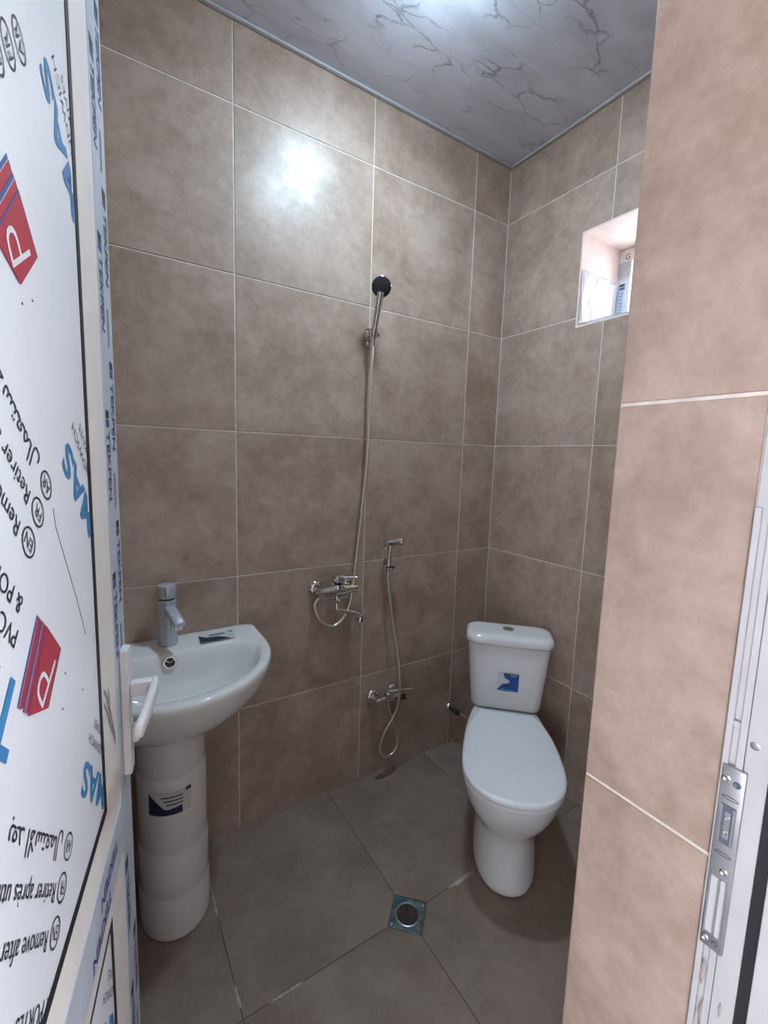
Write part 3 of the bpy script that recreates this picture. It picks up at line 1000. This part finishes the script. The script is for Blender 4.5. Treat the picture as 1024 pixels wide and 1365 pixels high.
# overflow rosette on the rear slope
ov = Vector((-0.004, -0.1515, 0.7735)); on_ = Vector((0, -0.95, 0.30))
of = lathe('overflow_rosette', [(0.0190, -0.004), (0.0190, 0.0026), (0.0172, 0.0042), (0.0140, 0.0042), (0.0134, 0.0020), (0, 0.0020)], ov, on_, CHROME, basin)
lathe('overflow_hole', [(0.0132, 0), (0.0132, 0.0005), (0, 0.0005)], ov + on_ * 0.0022, on_, BLKPL, of)
for k in range(3):
    a = 2 * PI * k / 3 + 0.5
    u_ = Vector((1, 0, 0)); v_ = on_.normalized().cross(u_)
    tube('spoke', [ov + on_ * 0.0034, ov + on_ * 0.0034 + (u_ * math.cos(a) + v_ * math.sin(a)) * 0.0138], 0.0017, CHROME, of, 6)
# deck sticker
st_pts = [(0.092, -0.056), (0.202, -0.056), (0.191, -0.121), (0.088, -0.121)]
def deck_poly(name, pts, mat, par, z):
    bm = bmesh.new()
    vs = [bm.verts.new((x, y, z)) for x, y in pts]
    vb = [bm.verts.new((x, y, z - 0.0008)) for x, y in pts]
    bm.faces.new(vs); bm.faces.new(vb[::-1])
    n = len(vs)
    for i in range(n):
        bm.faces.new((vs[i], vb[i], vb[(i + 1) % n], vs[(i + 1) % n]))
    return finish(name, bm, mat, par)
DZ = 0.8024
stk = deck_poly('sticker', st_pts, STICKW, basin, DZ)
deck_poly('sticker_print', [(0.092, -0.060), (0.110, -0.083), (0.145, -0.088), (0.166, -0.102), (0.180, -0.1205), (0.0885, -0.1205)], NAVY, stk, DZ + 0.0004)
deck_poly('sticker_print', [(0.180, -0.0565), (0.1995, -0.0565), (0.1965, -0.068)], NAVY, stk, DZ + 0.0004)
for k in range(3):
    deck_poly('sticker_print', [(0.122, -0.063 - 0.006 * k), (0.172, -0.063 - 0.006 * k), (0.171, -0.0655 - 0.006 * k), (0.122, -0.0655 - 0.006 * k)], INK, stk, DZ + 0.0004)

# pedestal
bm = bmesh.new()
rings = []
PXO = -0.010
def ped_ring(hwv, yf, z, n=64):
    pts = d_outline(hwv, -0.185, yf, -0.030, 0.02, n)
    rings.append([(x + PXO, y, z) for x, y in pts])
prof = [(0.0, 0.096, -0.302), (0.004, 0.0985, -0.307), (0.012, 0.0990, -0.308),
        (0.124, 0.0985, -0.306), (0.130, 0.0962, -0.302), (0.136, 0.0975, -0.304),
        (0.260, 0.0965, -0.301), (0.266, 0.0945, -0.297), (0.272, 0.0958, -0.299),
        (0.484, 0.0940, -0.294), (0.490, 0.0920, -0.290), (0.496, 0.0932, -0.292),
        (0.560, 0.0925, -0.289), (0.592, 0.0920, -0.285), (0.606, 0.0900, -0.280)]
for z_, hwv, yf in prof:
    ped_ring(hwv, yf, z_)
loft(bm, rings)
ped = finish('pedestal', bm, CERAMIC, sink, smooth=True, angle=60)
# curved sticker on the pedestal front
def ped_pt(x, z, lift):
    hwv = 0.0945; yf = -0.2955
    c = max(-0.999, min(0.999, (x) / hwv))
    y = -0.185 + (yf + 0.185) * math.sqrt(1 - c * c)
    nrm = Vector((c / hwv, (y + 0.185) / ((yf + 0.185) ** 2), 0)).normalized()
    return Vector((x + PXO, y, z)) + nrm * lift
def ped_patch(name, fun_lo, fun_hi, x0, x1, mat, par, lift, n=14):
    bm = bmesh.new()
    L = []
    for k in range(n + 1):
        x = x0 + (x1 - x0) * k / n
        L.append((bm.verts.new(ped_pt(x, fun_lo(k / n), lift)), bm.verts.new(ped_pt(x, fun_hi(k / n), lift))))
    for a, b in zip(L[:-1], L[1:]):
        bm.faces.new((a[0], b[0], b[1], a[1]))
    return finish(name, bm, mat, par, smooth=True, angle=0)
pst = ped_patch('sticker', lambda t: 0.392, lambda t: 0.462, -0.068, 0.036, STICKW, ped, 0.0016)
ped_patch('sticker_print', lambda t: 0.3925, lambda t: 0.455 - 0.046 * min(1, t * 2.2) + 0.012 * max(0, t - 0.45), -0.0675, 0.012, NAVY, pst, 0.0020)
ped_patch('sticker_print', lambda t: 0.452, lambda t: 0.4615, 0.022, 0.0355, NAVY, pst, 0.0020)
for k in range(3):
    ped_patch('sticker_print', lambda t, k=k: 0.444 - 0.011 * k, lambda t, k=k: 0.4475 - 0.011 * k, -0.040 + 0.006 * k, 0.014, INK, pst, 0.0020, 8)

# ------------------------------------------------------------------ basin faucet
fau = thing('basin_faucet', 'pale chrome pillar faucet standing on the washbasin deck', 'faucet', (BXC + 0.002, -0.066, 0.8006))
PALECHROME = simple('satin_chrome', (0.50, 0.51, 0.56), 0.20, metal=0.30)
lathe('body', [(0.0285, 0.0), (0.0285, 0.004), (0.0265, 0.010), (0.0262, 0.140), (0.0250, 0.1415), (0.0250, 0.144)], (0, 0, 0), (0, 0, 1), PALECHROME, fau)
lathe('collar', [(0.0245, 0.144), (0.0245, 0.149)], (0, 0, 0), (0, 0, 1), BLKPL, fau)
bm = bmesh.new()
add_lathe(bm, [(0.0262, 0.149), (0.0268, 0.153), (0.0268, 0.183), (0.0255, 0.188), (0.020, 0.190), (0.0, 0.190)], (0, 0, 0), (0, 0, 1), 28)
cap = finish('lever_cap', bm, PALECHROME, fau, smooth=True)
# flat lever tongue on the front of the cap
bm = bmesh.new()
M = Matrix.Translation((0.0, 0.0, 0.0)) @ Matrix.Rotation(math.radians(10), 4, 'Z')
add_box(bm, (-0.0125, -0.0350, 0.156), (0.0125, -0.015, 0.1885), 0.004, 2, M)
finish('lever', bm, PALECHROME, cap, smooth=True)
# spout, turned a little toward the room
bm = bmesh.new()
ang = math.radians(12)
sd = Vector((math.sin(ang), -math.cos(ang), 0)); sx_ = Vector((math.cos(ang), math.sin(ang), 0))
rings = []
for (t, zc_, hwv, hh) in ((0.010, 0.114, 0.0170, 0.0150), (0.030, 0.112, 0.0168, 0.0130), (0.060, 0.107, 0.0166, 0.0100), (0.088, 0.098, 0.0166, 0.0075), (0.104, 0.092, 0.0164, 0.0068), (0.107, 0.091, 0.0150, 0.0055)):
    c = sd * t + Vector((0, 0, zc_))
    rings.append([tuple(c + sx_ * hwv * math.copysign(abs(math.cos(a)) ** 0.45, math.cos(a)) + Vector((0, 0, 1)) * hh * math.copysign(abs(math.sin(a)) ** 0.45, math.sin(a))) for a in [2 * PI * q / 20 for q in range(20)]])
loft(bm, rings)
sp = finish('spout', bm, PALECHROME, fau, smooth=True, angle=50)
lathe('aerator', [(0.0118, 0.0), (0.0118, -0.018), (0.0095, -0.0195), (0.0088, -0.010), (0, -0.010)], sd * 0.091 + Vector((0, 0, 0.0910)), (0, 0, 1), CHROME, sp)

# ------------------------------------------------------------------ toilet, set diagonally in the corner
TF = Vector((-0.695, -0.719, 0)).normalized()      # facing
TW = Vector((0.719, -0.695, 0)).normalized()       # its left as seen from the front -> right in the picture
TORG = TF * 0.62 + TW * 0.088
toi = thing('toilet', 'white close-coupled ceramic toilet with lid down set diagonally in the corner', 'toilet', TORG, (0, 0, math.atan2(TF.y, TF.x)))
# local: x forward, y = (z cross x); TW is local +y ? z x TF = (-TF.y, TF.x) = (0.719,-0.695) = TW
def U(u): return u - 0.62
def egg(u_back, u_front, hw, back_hw, n=48, wide=0.60, z=0.0, pf=2.25):
    """egg outline: flat-ish back of half width back_hw, widest at `wide` of the length, rounded front"""
    Ln = u_front - u_back
    uw = u_back + Ln * wide
    pts = []
    nf = n // 2
    for k in range(nf):                      # front half: from +hw round to -hw
        a = PI / 2 - PI * k / (nf - 1)
        pts.append((uw + (u_front - uw) * max(0, math.cos(a)) ** (2 / pf), hw * math.copysign(abs(math.sin(a)) ** (2 / pf), math.sin(a))))
    nb = n - nf
    ns = (nb - 4) // 2
    for k in range(1, ns + 1):               # to the rear on the -y side
        t = k / ns
        u = uw - (uw - u_back) * t
        pts.append((u, -(back_hw + (hw - back_hw) * (1 - t ** 2.2) ** 0.72)))
    for k in range(1, 5):
        t = k / 5
        pts.append((u_back, -back_hw + 2 * back_hw * t))
    for k in range(nb - 4 - ns):
        t = k / (nb - 4 - ns)
        u = u_back + (uw - u_back) * t
        pts.append((u, back_hw + (hw - back_hw) * (1 - (1 - t) ** 2.2) ** 0.72))
    return [(U(a), b, z) for a, b in pts]
bm = bmesh.new()
rings = [
    egg(0.47, 0.898, 0.106, 0.085, z=0.0005, wide=0.55),
    egg(0.47, 0.904, 0.110, 0.088, z=0.006, wide=0.55),
    egg(0.47, 0.902, 0.108, 0.086, z=0.04, wide=0.55),
    egg(0.465, 0.888, 0.101, 0.082, z=0.12, wide=0.56),
    egg(0.455, 0.886, 0.100, 0.085, z=0.17, wide=0.58),
    egg(0.44, 0.898, 0.110, 0.09, z=0.205, wide=0.60),
    egg(0.41, 0.928, 0.130, 0.09, z=0.240, wide=0.62),
    egg(0.37, 0.962, 0.149, 0.09, z=0.285, wide=0.64),
    egg(0.345, 0.985, 0.160, 0.085, z=0.335, wide=0.66),
    egg(0.34, 0.993, 0.164, 0.08, z=0.372, wide=0.67),
    egg(0.34, 0.993, 0.164, 0.08, z=0.380, wide=0.67),
    egg(0.345, 0.986, 0.158, 0.076, z=0.384, wide=0.67),
]
loft(bm, rings)
finish('bowl', bm, CERAMIC, toi, smooth=True, sub=1)
bm = bmesh.new()
rings = [egg(0.535, 0.993, 0.157, 0.105, z=0.3845, wide=0.63), egg(0.530, 0.999, 0.1625, 0.108, z=0.387, wide=0.63),
         egg(0.530, 0.999, 0.1625, 0.108, z=0.397, wide=0.63), egg(0.535, 0.993, 0.157, 0.105, z=0.4005, wide=0.63)]
loft(bm, rings)
finish('seat', bm, SEATM, toi, smooth=True, angle=50)
bm = bmesh.new()
rings = [egg(0.524, 0.997, 0.158, 0.098, z=0.4025, wide=0.63), egg(0.520, 1.003, 0.1635, 0.101, z=0.4045, wide=0.63),
         egg(0.520, 1.003, 0.1635, 0.101, z=0.413, wide=0.63), egg(0.523, 1.000, 0.1605, 0.099, z=0.4175, wide=0.63), egg(0.532, 0.991, 0.151, 0.092, z=0.4195, wide=0.63)]
loft(bm, rings)
finish('lid', bm, SEATM, toi, smooth=True, angle=50)
for s in (-1, 1):
    tube('hinge', [(U(0.517), s * 0.058 - 0.016, 0.400), (U(0.517), s * 0.058 + 0.016, 0.400)], 0.0095, SEATM, toi, 12)
# tank
def rrect(u0, u1, hw, r, z, n=6, bulge=0.0):
    pts = []
    for (cx, cy, a0) in ((u1 - r, hw - r, 0), (u0 + r, hw - r, PI / 2), (u0 + r, -hw + r, PI), (u1 - r, -hw + r, 1.5 * PI)):
        for k in range(n + 1):
            a = a0 + PI / 2 * k / n
            pts.append((cx + r * math.cos(a), cy + r * math.sin(a)))
    out = []
    for (a, b) in pts:
        if a > (u0 + u1) / 2:
            a += bulge * (1 - (b / hw) ** 2)
        out.append((U(a), b, z))
    return out
bm = bmesh.new()
rings = [rrect(0.345, 0.440, 0.130, 0.035, 0.3855), rrect(0.338, 0.452, 0.138, 0.036, 0.392, bulge=0.006), rrect(0.335, 0.4545, 0.1410, 0.036, 0.403, bulge=0.008),
         rrect(0.328, 0.462, 0.152, 0.036, 0.53, bulge=0.010), rrect(0.322, 0.468, 0.163, 0.036, 0.655, bulge=0.012), rrect(0.322, 0.468, 0.163, 0.036, 0.664, bulge=0.012)]
loft(bm, rings)
tank = finish('tank', bm, CERAMIC, toi, smooth=True, angle=50)
bm = bmesh.new()
rings = [rrect(0.324, 0.470, 0.165, 0.038, 0.6645, bulge=0.012), rrect(0.316, 0.478, 0.1725, 0.042, 0.668, bulge=0.013), rrect(0.315, 0.479, 0.1735, 0.043, 0.688, bulge=0.013),
         rrect(0.317, 0.476, 0.171, 0.043, 0.698, bulge=0.013), rrect(0.323, 0.468, 0.164, 0.043, 0.7065, bulge=0.012), rrect(0.335, 0.455, 0.150, 0.04, 0.7105, bulge=0.010), rrect(0.36, 0.43, 0.12, 0.03, 0.712, bulge=0.005)]
loft(bm, rings)
tlid = finish('tank_lid', bm, CERAMIC, toi, smooth=True, sub=1)
fb = lathe('flush_button', [(0.0215, 0.0), (0.0215, 0.0035), (0.0195, 0.0045), (0.0, 0.0048)], (U(0.398), -0.004, 0.7108), (0, 0, 1), STEEL, tlid)
box('button_split', (U(0.398) - 0.019, -0.0046, 0.7153), (U(0.398) + 0.019, -0.0034, 0.7160), GREYINK, fb)
# sticker on the tank front (front face tilts outward toward the top)
def tank_front(y, z, lift):
    t = (z - 0.403) / (0.655 - 0.403)
    u = 0.4545 + (0.468 - 0.4545) * t
    hwv = 0.141 + (0.163 - 0.141) * t
    bl = 0.008 + 0.004 * t
    return (U(u + bl * (1 - (y / hwv) ** 2) + lift), y, z)
def tank_patch(name, pts, mat, par, lift, grid=False):
    bm = bmesh.new()
    vs = [bm.verts.new(tank_front(y, z, lift)) for y, z in pts]
    bm.faces.new(vs)
    return finish(name, bm, mat, par)
tst = tank_patch('sticker', [(-0.038, 0.479), (-0.013, 0.478), (0.012, 0.4785), (0.043, 0.479), (0.043, 0.555), (0.012, 0.555), (-0.013, 0.555), (-0.036, 0.556)], STICKB, tank, 0.0016)
wv = [(-0.0355, 0.555), (-0.018, 0.5555), (-0.015, 0.548), (-0.013, 0.536), (-0.004, 0.532), (0.006, 0.526), (0.008, 0.518), (0.000, 0.514), (-0.006, 0.510), (-0.014, 0.512), (-0.022, 0.507), (-0.030, 0.494), (-0.037, 0.486)]
tank_patch('sticker_print', wv, STICKW, tst, 0.0022)
tank_patch('sticker_print', [(-0.016, 0.503), (-0.006, 0.5075), (0.006, 0.503), (0.016, 0.5045), (0.004, 0.4985), (-0.010, 0.4985)], NAVY, tst, 0.0024)
tank_patch('sticker_print', [(-0.036, 0.480), (-0.020, 0.490), (-0.004, 0.484), (0.014, 0.488), (0.034, 0.482), (0.042, 0.4805)], BLUEINK, tst, 0.0022)
tank_patch('sticker_print', [(0.010, 0.5475), (0.034, 0.5475), (0.034, 0.5505), (0.010, 0.5505)], STICKW, tst, 0.0022)

# ------------------------------------------------------------------ shower fittings on the back wall
def hose_mesh(name, pts, rad, mat, label, cat):
    P = resample(catmull(pts, 10), 0.0030)
    rads = [rad if k % 2 else rad * 0.86 for k in range(len(P))]
    bm = bmesh.new()
    add_tube(bm, P, rads, 9)
    o = finish(name, bm, mat, None, smooth=True, angle=0)
    return tag(o, label, cat)
def flange(par, x, z, r=0.029):
    return lathe('wall_flange', [(r, 0.0006), (r, 0.004), (r * 0.93, 0.010), (r * 0.72, 0.016), (r * 0.52, 0.018), (r * 0.5, 0.020)], (x, 0, z), (0, -1, 0), CHROME, par, 28)
mix = thing('shower_mixer', 'chrome wall-mounted shower mixer with swivel spout below the shower hose', 'faucet', (-0.862, 0, 0.886))
for s in (-0.068, 0.072):
    flange(mix, s, 0.004, 0.0325)
    tube('union', [(s, -0.014, 0), (s, -0.034, 0)], 0.0125, CHROME, mix, 18)
    bm = bmesh.new(); add_lathe(bm, [(0.0175, 0.0), (0.0175, 0.016)], (s, -0.030, 0), (0, -1, 0), 6); finish('union_nut', bm, CHROME, mix)
# body
bm = bmesh.new()
P = [(-0.082, -0.055, 0), (-0.078, -0.055, 0), (-0.05, -0.055, 0), (-0.02, -0.056, 0.0), (0.02, -0.056, 0.0), (0.05, -0.055, 0), (0.082, -0.055, 0), (0.086, -0.055, 0)]
add_tube(bm, P, [0.012, 0.0175, 0.0175, 0.0235, 0.0235, 0.0175, 0.0175, 0.012], 20)
finish('body', bm, CHROME, mix, smooth=True)
lathe('cartridge', [(0.0225, 0.0), (0.0225, 0.018), (0.0205, 0.022)], (0, -0.056, 0.010), (0, -0.18, 0.98), CHROME, mix)
bm = bmesh.new()
M = Matrix.Translation((0.0, -0.061, 0.032)) @ Matrix.Rotation(math.radians(-10), 4, 'X')
add_box(bm, (-0.0185, -0.0235, 0.0), (0.0185, 0.0185, 0.030), 0.007, 3, M)
lv = finish('lever', bm, CHROME, mix, smooth=True)
bm = bmesh.new()
lev = []
for (t, hwv, hh) in ((0.0, 0.0150, 0.006), (0.02, 0.0150, 0.0055), (0.045, 0.0130, 0.0042), (0.066, 0.0110, 0.0036), (0.070, 0.008, 0.002)):
    c = Vector((0.010 + t * 0.80, -0.066 - t * 0.60, 0.054 + t * 0.10))
    sdn = Vector((0.6, 0.8, 0))
    lev.append([tuple(c + sdn * hwv * math.cos(a) + Vector((0, 0, 1)) * hh * math.sin(a)) for a in [2 * PI * q / 16 for q in range(16)]])
loft(bm, lev)
finish('lever_tongue', bm, CHROME, lv, smooth=True, angle=50)
tube('outlet_neck', [(-0.002, -0.056, -0.012), (-0.002, -0.056, -0.068)], 0.0115, CHROME, mix, 18)
lathe('diverter_knob', [(0.010, 0.0), (0.010, 0.012), (0.0085, 0.014), (0, 0.014)], (-0.002, -0.066, -0.040), (0.2, -1, 0), CHROME, mix, 16)
tube('hose_outlet', [(-0.012, -0.050, -0.024), (-0.050, -0.048, -0.024)], 0.0085, CHROME, mix, 14)
tube('hose_outlet', [(0.0, -0.050, -0.032), (0.046, -0.050, -0.030)], 0.0070, CHROME, mix, 14)
sp = tube('spout', [(-0.002, -0.056, -0.060), (-0.001, -0.057, -0.070), (0.008, -0.060, -0.078), (0.040, -0.068, -0.086), (0.070, -0.077, -0.096), (0.084, -0.081, -0.106), (0.090, -0.083, -0.118)], [0.0095] * 3 * 6 + [0.0092] * 19, CHROME, mix, 16, 6)
lathe('aerator', [(0.0122, 0.0), (0.0122, -0.020), (0.009, -0.021), (0.0085, -0.010), (0, -0.010)], (0.0895, -0.083, -0.110), (0.1, 0, 1), CHROME, sp, 20)

HB = Vector((-0.722, 0, 1.862))
bra = thing('shower_bracket', 'small chrome wall bracket holding the shower head', 'bracket', HB)
lathe('wall_plate', [(0.021, 0.0006), (0.021, 0.008), (0.017, 0.013), (0.010, 0.015), (0.0095, 0.026)], (0.0, 0, 0.0), (0, -1, 0), CHROME, bra)
box('wall_plate', (-0.013, -0.008, -0.040), (0.013, -0.0006, 0.030), CHROME, bra, 0.004, 2)
tube('joint', [(-0.004, -0.026, 0), (-0.004, -0.036, 0.0)], 0.0095, CHROME, bra, 16)
lathe('holder_cup', [(0.0135, 0.0), (0.0155, 0.004), (0.0175, 0.030), (0.0165, 0.030), (0.0128, 0.002)], (-0.010, -0.0535, -0.014), (-0.03, -0.28, 0.96), CHROME, bra, 20)
lathe('knob', [(0.008, 0), (0.009, 0.010), (0.006, 0.013), (0, 0.013)], (0.006, -0.050, 0.0), (1, 0, 0), CHROME, bra, 14)

hs0 = Vector((-0.7320, -0.0535, 1.838)); hax = Vector((-0.06, -0.36, 0.93)).normalized()
hsh = thing('hand_shower', 'chrome hand shower with dark round face hung high on the wall', 'shower head', (0, 0, 0))
HL = 0.165
pth = [hs0 + hax * t for t in (-0.012, 0.0, 0.04, 0.09, 0.13, HL)]
tube('handle', pth, [0.0090, 0.0098, 0.0110, 0.0125, 0.0145, 0.0170], CHROME, hsh, 18)
hc = hs0 + hax * (HL + 0.006)
hn = Vector((-0.38, -0.82, -0.42)).normalized()
hd_ = lathe('head', [(0.012, -0.024), (0.020, -0.018), (0.0325, -0.006), (0.0355, 0.002), (0.0355, 0.008), (0.033, 0.0105)], hc + Vector((0.0, -0.004, 0.010)), hn, CHROME, hsh, 32)
lathe('spray_face', [(0.0345, 0.0095), (0.0345, 0.0115), (0.031, 0.0135), (0, 0.0145)], hc + Vector((0.0, -0.004, 0.010)), hn, DARKHEAD, hsh, 32)

hs_end = hs0 - hax * 0.014
h1 = [(-0.912, -0.048, 0.862), (-0.935, -0.047, 0.862), (-0.9535, -0.052, 0.838), (-0.943, -0.058, 0.795), (-0.915, -0.062, 0.762), (-0.876, -0.064, 0.750), (-0.838, -0.062, 0.775), (-0.8135, -0.060, 0.815), (-0.797, -0.058, 0.885), (-0.775, -0.054, 1.070), (-0.758, -0.050, 1.215), (-0.741, -0.046, 1.375), (-0.7335, -0.044, 1.54), (-0.733, -0.046, 1.70), tuple(hs_end)]
hose_mesh('shower_hose', h1, 0.0076, HOSEM, 'long steel shower hose looping from the mixer up to the hand shower', 'hose')
tube('hose_nut', [hs_end - hax * 0.024, hs_end + hax * 0.004], [0.0085, 0.0095], CHROME, hsh, 12)

# ------------------------------------------------------------------ bidet sprayer set
bmx = thing('bidet_mixer', 'small chrome wall mixer low on the wall under the bidet sprayer', 'faucet', (-0.606, 0, 0.370))
for s in (-0.052, 0.052):
    flange(bmx, s, 0.0, 0.0315)
    tube('union', [(s, -0.014, 0), (s, -0.038, 0)], 0.0115, CHROME, bmx, 18)
    bm = bmesh.new(); add_lathe(bm, [(0.0155, 0.0), (0.0155, 0.014)], (s, -0.030, 0), (0, -1, 0), 6); finish('union_nut', bm, CHROME, bmx)
bm = bmesh.new()
add_tube(bm, [(-0.066, -0.052, 0), (-0.062, -0.052, 0), (-0.025, -0.052, 0.002), (0.0, -0.052, 0.004), (0.03, -0.052, 0.002), (0.064, -0.052, 0), (0.068, -0.052, 0)], [0.009, 0.0135, 0.0135, 0.019, 0.0145, 0.0135, 0.009], 18)
finish('body', bm, CHROME, bmx, smooth=True)
lathe('cartridge', [(0.018, 0.0), (0.018, 0.028), (0.015, 0.031), (0, 0.031)], (-0.002, -0.052, 0.008), (0, -0.3, 0.95), CHROME, bmx, 22)
bm = bmesh.new()
lev = []
for (t, hwv, hh) in ((0.0, 0.016, 0.009), (0.02, 0.016, 0.009), (0.045, 0.011, 0.006), (0.085, 0.0085, 0.0045), (0.100, 0.008, 0.004), (0.103, 0.005, 0.002)):
    c = Vector((-0.002 + t * 0.93, -0.060 - t * 0.36, 0.040 + t * 0.05))
    dn_ = Vector((0.36, 0.93, 0))
    lev.append([tuple(c + dn_ * hwv * math.cos(a) + Vector((0, 0, 1)) * hh * math.sin(a)) for a in [2 * PI * q / 14 for q in range(14)]])
loft(bm, lev)
finish('lever', bm, CHROME, bmx, smooth=True, angle=50)
tube('hose_outlet', [(-0.002, -0.054, -0.010), (-0.002, -0.055, -0.034)], 0.0092, CHROME, bmx, 14)
tube('side_stub', [(0.042, -0.058, -0.006), (0.076, -0.074, 0.000)], [0.011, 0.0125], BLKPL, bmx, 14)  # short black stub toward the right end of the body

bh = thing('sprayer_holder', 'small dark chrome wall hook holding the bidet sprayer', 'bracket', (-0.606, 0, 0.945))
box('wall_plate', (-0.016, -0.006, -0.030), (0.010, -0.0006, 0.030), CHROME, bh, 0.004, 2)
tube('arm', [(-0.004, -0.006, 0.0), (-0.010, -0.034, 0.0)], 0.0065, CHROME, bh, 12)
bm = bmesh.new()
add_lathe(bm, [(0.0115, 0.0), (0.0150, 0.002), (0.0158, 0.022), (0.0145, 0.022), (0.0115, 0.002)], (-0.021, -0.050, -0.011), (0, -0.15, 1), 18)
finish('holder_cup', bm, CHROME, bh, smooth=True)
tube('clip', [(-0.008, -0.046, 0.002), (0.012, -0.046, 0.002)], 0.005, BLKPL, bh, 10)

spr = thing('bidet_sprayer', 'chrome bidet sprayer with trigger clipped above the bidet mixer', 'sprayer', (0, 0, 0))
sb = Vector((-0.628, -0.050, 0.925)); sax = Vector((0.0, -0.10, 1)).normalized()
tube('handle', [sb, sb + sax * 0.03, sb + sax * 0.07, sb + sax * 0.108, sb + sax * 0.124], [0.0085, 0.0095, 0.0088, 0.0092, 0.0105], CHROME, spr, 14)
top = sb + sax * 0.132
hdir = Vector((0.62, -0.66, 0.16)).normalized()
tube('head', [top - hdir * 0.028, top - hdir * 0.024, top, top + hdir * 0.03, top + hdir * 0.046, top + hdir * 0.050], [0.009, 0.0125, 0.0135, 0.0130, 0.0158, 0.0148], CHROME, spr, 18)
lathe('nozzle_face', [(0.0130, 0.0), (0.0130, 0.001), (0, 0.001)], top + hdir * 0.0500, hdir, STEEL, spr, 18)
tube('trigger', [top - hdir * 0.014 + Vector((0, 0, -0.010)), top - hdir * 0.030 + Vector((0, 0, -0.030)), top - hdir * 0.030 + Vector((0, 0, -0.060))], [0.005, 0.0055, 0.0035], CHROME, spr, 10)
h2 = [tuple(sb + Vector((0, 0, 0.004))), (-0.6255, -0.050, 0.89), (-0.6085, -0.052, 0.775), (-0.590, -0.056, 0.665), (-0.5755, -0.066, 0.569), (-0.5690, -0.078, 0.470), (-0.5700, -0.084, 0.394), (-0.5790, -0.082, 0.335), (-0.600, -0.078, 0.290), (-0.634, -0.074, 0.238), (-0.6530, -0.070, 0.180), (-0.645, -0.066, 0.134), (-0.612, -0.064, 0.108), (-0.575, -0.062, 0.116), (-0.555, -0.060, 0.158), (-0.565, -0.058, 0.225), (-0.590, -0.056, 0.290), (-0.608, -0.055, 0.334)]
hose_mesh('bidet_hose', h2, 0.0070, HOSEM, 'steel bidet hose hanging in a loop below its small mixer', 'hose')

# ------------------------------------------------------------------ angle valve and supply hose by the toilet
av = thing('angle_valve', 'small dark angle valve on the wall beside the toilet tank', 'valve', (-0.214, 0, 0.196))
flange(av, 0, 0, 0.020)
tube('body', [(0, -0.012, 0), (0, -0.040, -0.002), (0.004, -0.052, -0.004)], [0.0085, 0.0095, 0.0095], BLKPL, av, 14)
lathe('knob', [(0.012, 0), (0.0155, 0.004), (0.014, 0.016), (0.010, 0.020), (0, 0.020)], (0.004, -0.052, -0.004), (0.25, -1, -0.1), BLKPL, av, 10)
tube('outlet', [(0.004, -0.042, -0.006), (0.026, -0.052, -0.020)], [0.008, 0.0095], BLKPL, av, 12)
hose_mesh('supply_hose', [(-0.188, -0.052, 0.176), (-0.172, -0.066, 0.166), (-0.150, -0.085, 0.150), (-0.142, -0.11, 0.150), (-0.150, -0.150, 0.20), (-0.172, -0.19, 0.30), (-0.176, -0.205, 0.386)], 0.0050, HOSEM, 'thin braided supply hose running from the angle valve behind the toilet', 'hose')

# ------------------------------------------------------------------ floor drain
dr = thing('floor_drain', 'square metal floor drain with round rusty grate and torn blue film', 'drain', DR_C, (0, 0, math.radians(45 - 2)))
hs = DR_H / math.sqrt(2)
bm = bmesh.new()
sg = 32
inner = []; outer = []
for k in range(sg):
    a = 2 * PI * k / sg
    c, s = math.cos(a), math.sin(a)
    q = hs / max(abs(c), abs(s))
    outer.append((c * q, s * q)); inner.append((c * 0.0375, s * 0.0375))
o1 = [bm.verts.new((x, y, -0.0008)) for x, y in outer]; o0 = [bm.verts.new((x * 0.97, y * 0.97, 0.0016)) for x, y in outer]
i0 = [bm.verts.new((x, y, 0.0014)) for x, y in inner]; i1 = [bm.verts.new((x, y, -0.0015)) for x, y in inner]
for k in range(sg):
    j = (k + 1) % sg
    bm.faces.new((o1[k], o1[j], o0[j], o0[k])); bm.faces.new((o0[k], o0[j], i0[j], i0[k])); bm.faces.new((i0[k], i0[j], i1[j], i1[k]))
finish('plate', bm, DRAINP, dr)
lathe('rim', [(0.0375, -0.0015), (0.0375, 0.0020), (0.0350, 0.0028), (0.0335, 0.0020), (0.0335, -0.0012)], (0, 0, 0), (0, 0, 1), STEEL, dr, 36)
lathe('well', [(0.0334, -0.0016), (0.0334, -0.0010), (0, -0.0010)], (0, 0, 0), (0, 0, 1), BLACK, dr, 32)
for k in range(7):
    y = -0.0264 + 0.0088 * k
    L_ = math.sqrt(0.0330 ** 2 - y * y)
    box('grate_bar', (-L_, y - 0.0027, -0.0008), (L_, y + 0.0027, 0.0018), RUST, dr, 0.0006, 1)
box('grate_bar', (-0.0028, -0.0325, -0.0008), (0.0028, 0.0325, 0.0020), RUST, dr, 0.0006, 1)
for (pts) in ([(0.047, 0.047), (0.047, 0.004), (0.040, 0.010), (0.034, 0.024), (0.020, 0.036), (0.006, 0.040), (0.004, 0.047)],
              [(-0.047, 0.047), (-0.030, 0.047), (-0.033, 0.038), (-0.047, 0.032)],
              [(0.047, -0.047), (0.047, -0.034), (0.036, -0.036), (0.032, -0.047)]):
    poly_prism('film_scrap', pts, 0.0016, 0.0024, (0, 0, 0), X3, Y3, Z3, BLUEPLASTIC, dr)
for (x, y) in ((-0.040, 0.041), (0.039, -0.041)):
    lathe('screw', [(0.0045, 0.0014), (0.0045, 0.0028), (0.003, 0.0034), (0, 0.0034)], (x, y, 0), (0, 0, 1), STEEL, dr, 12)
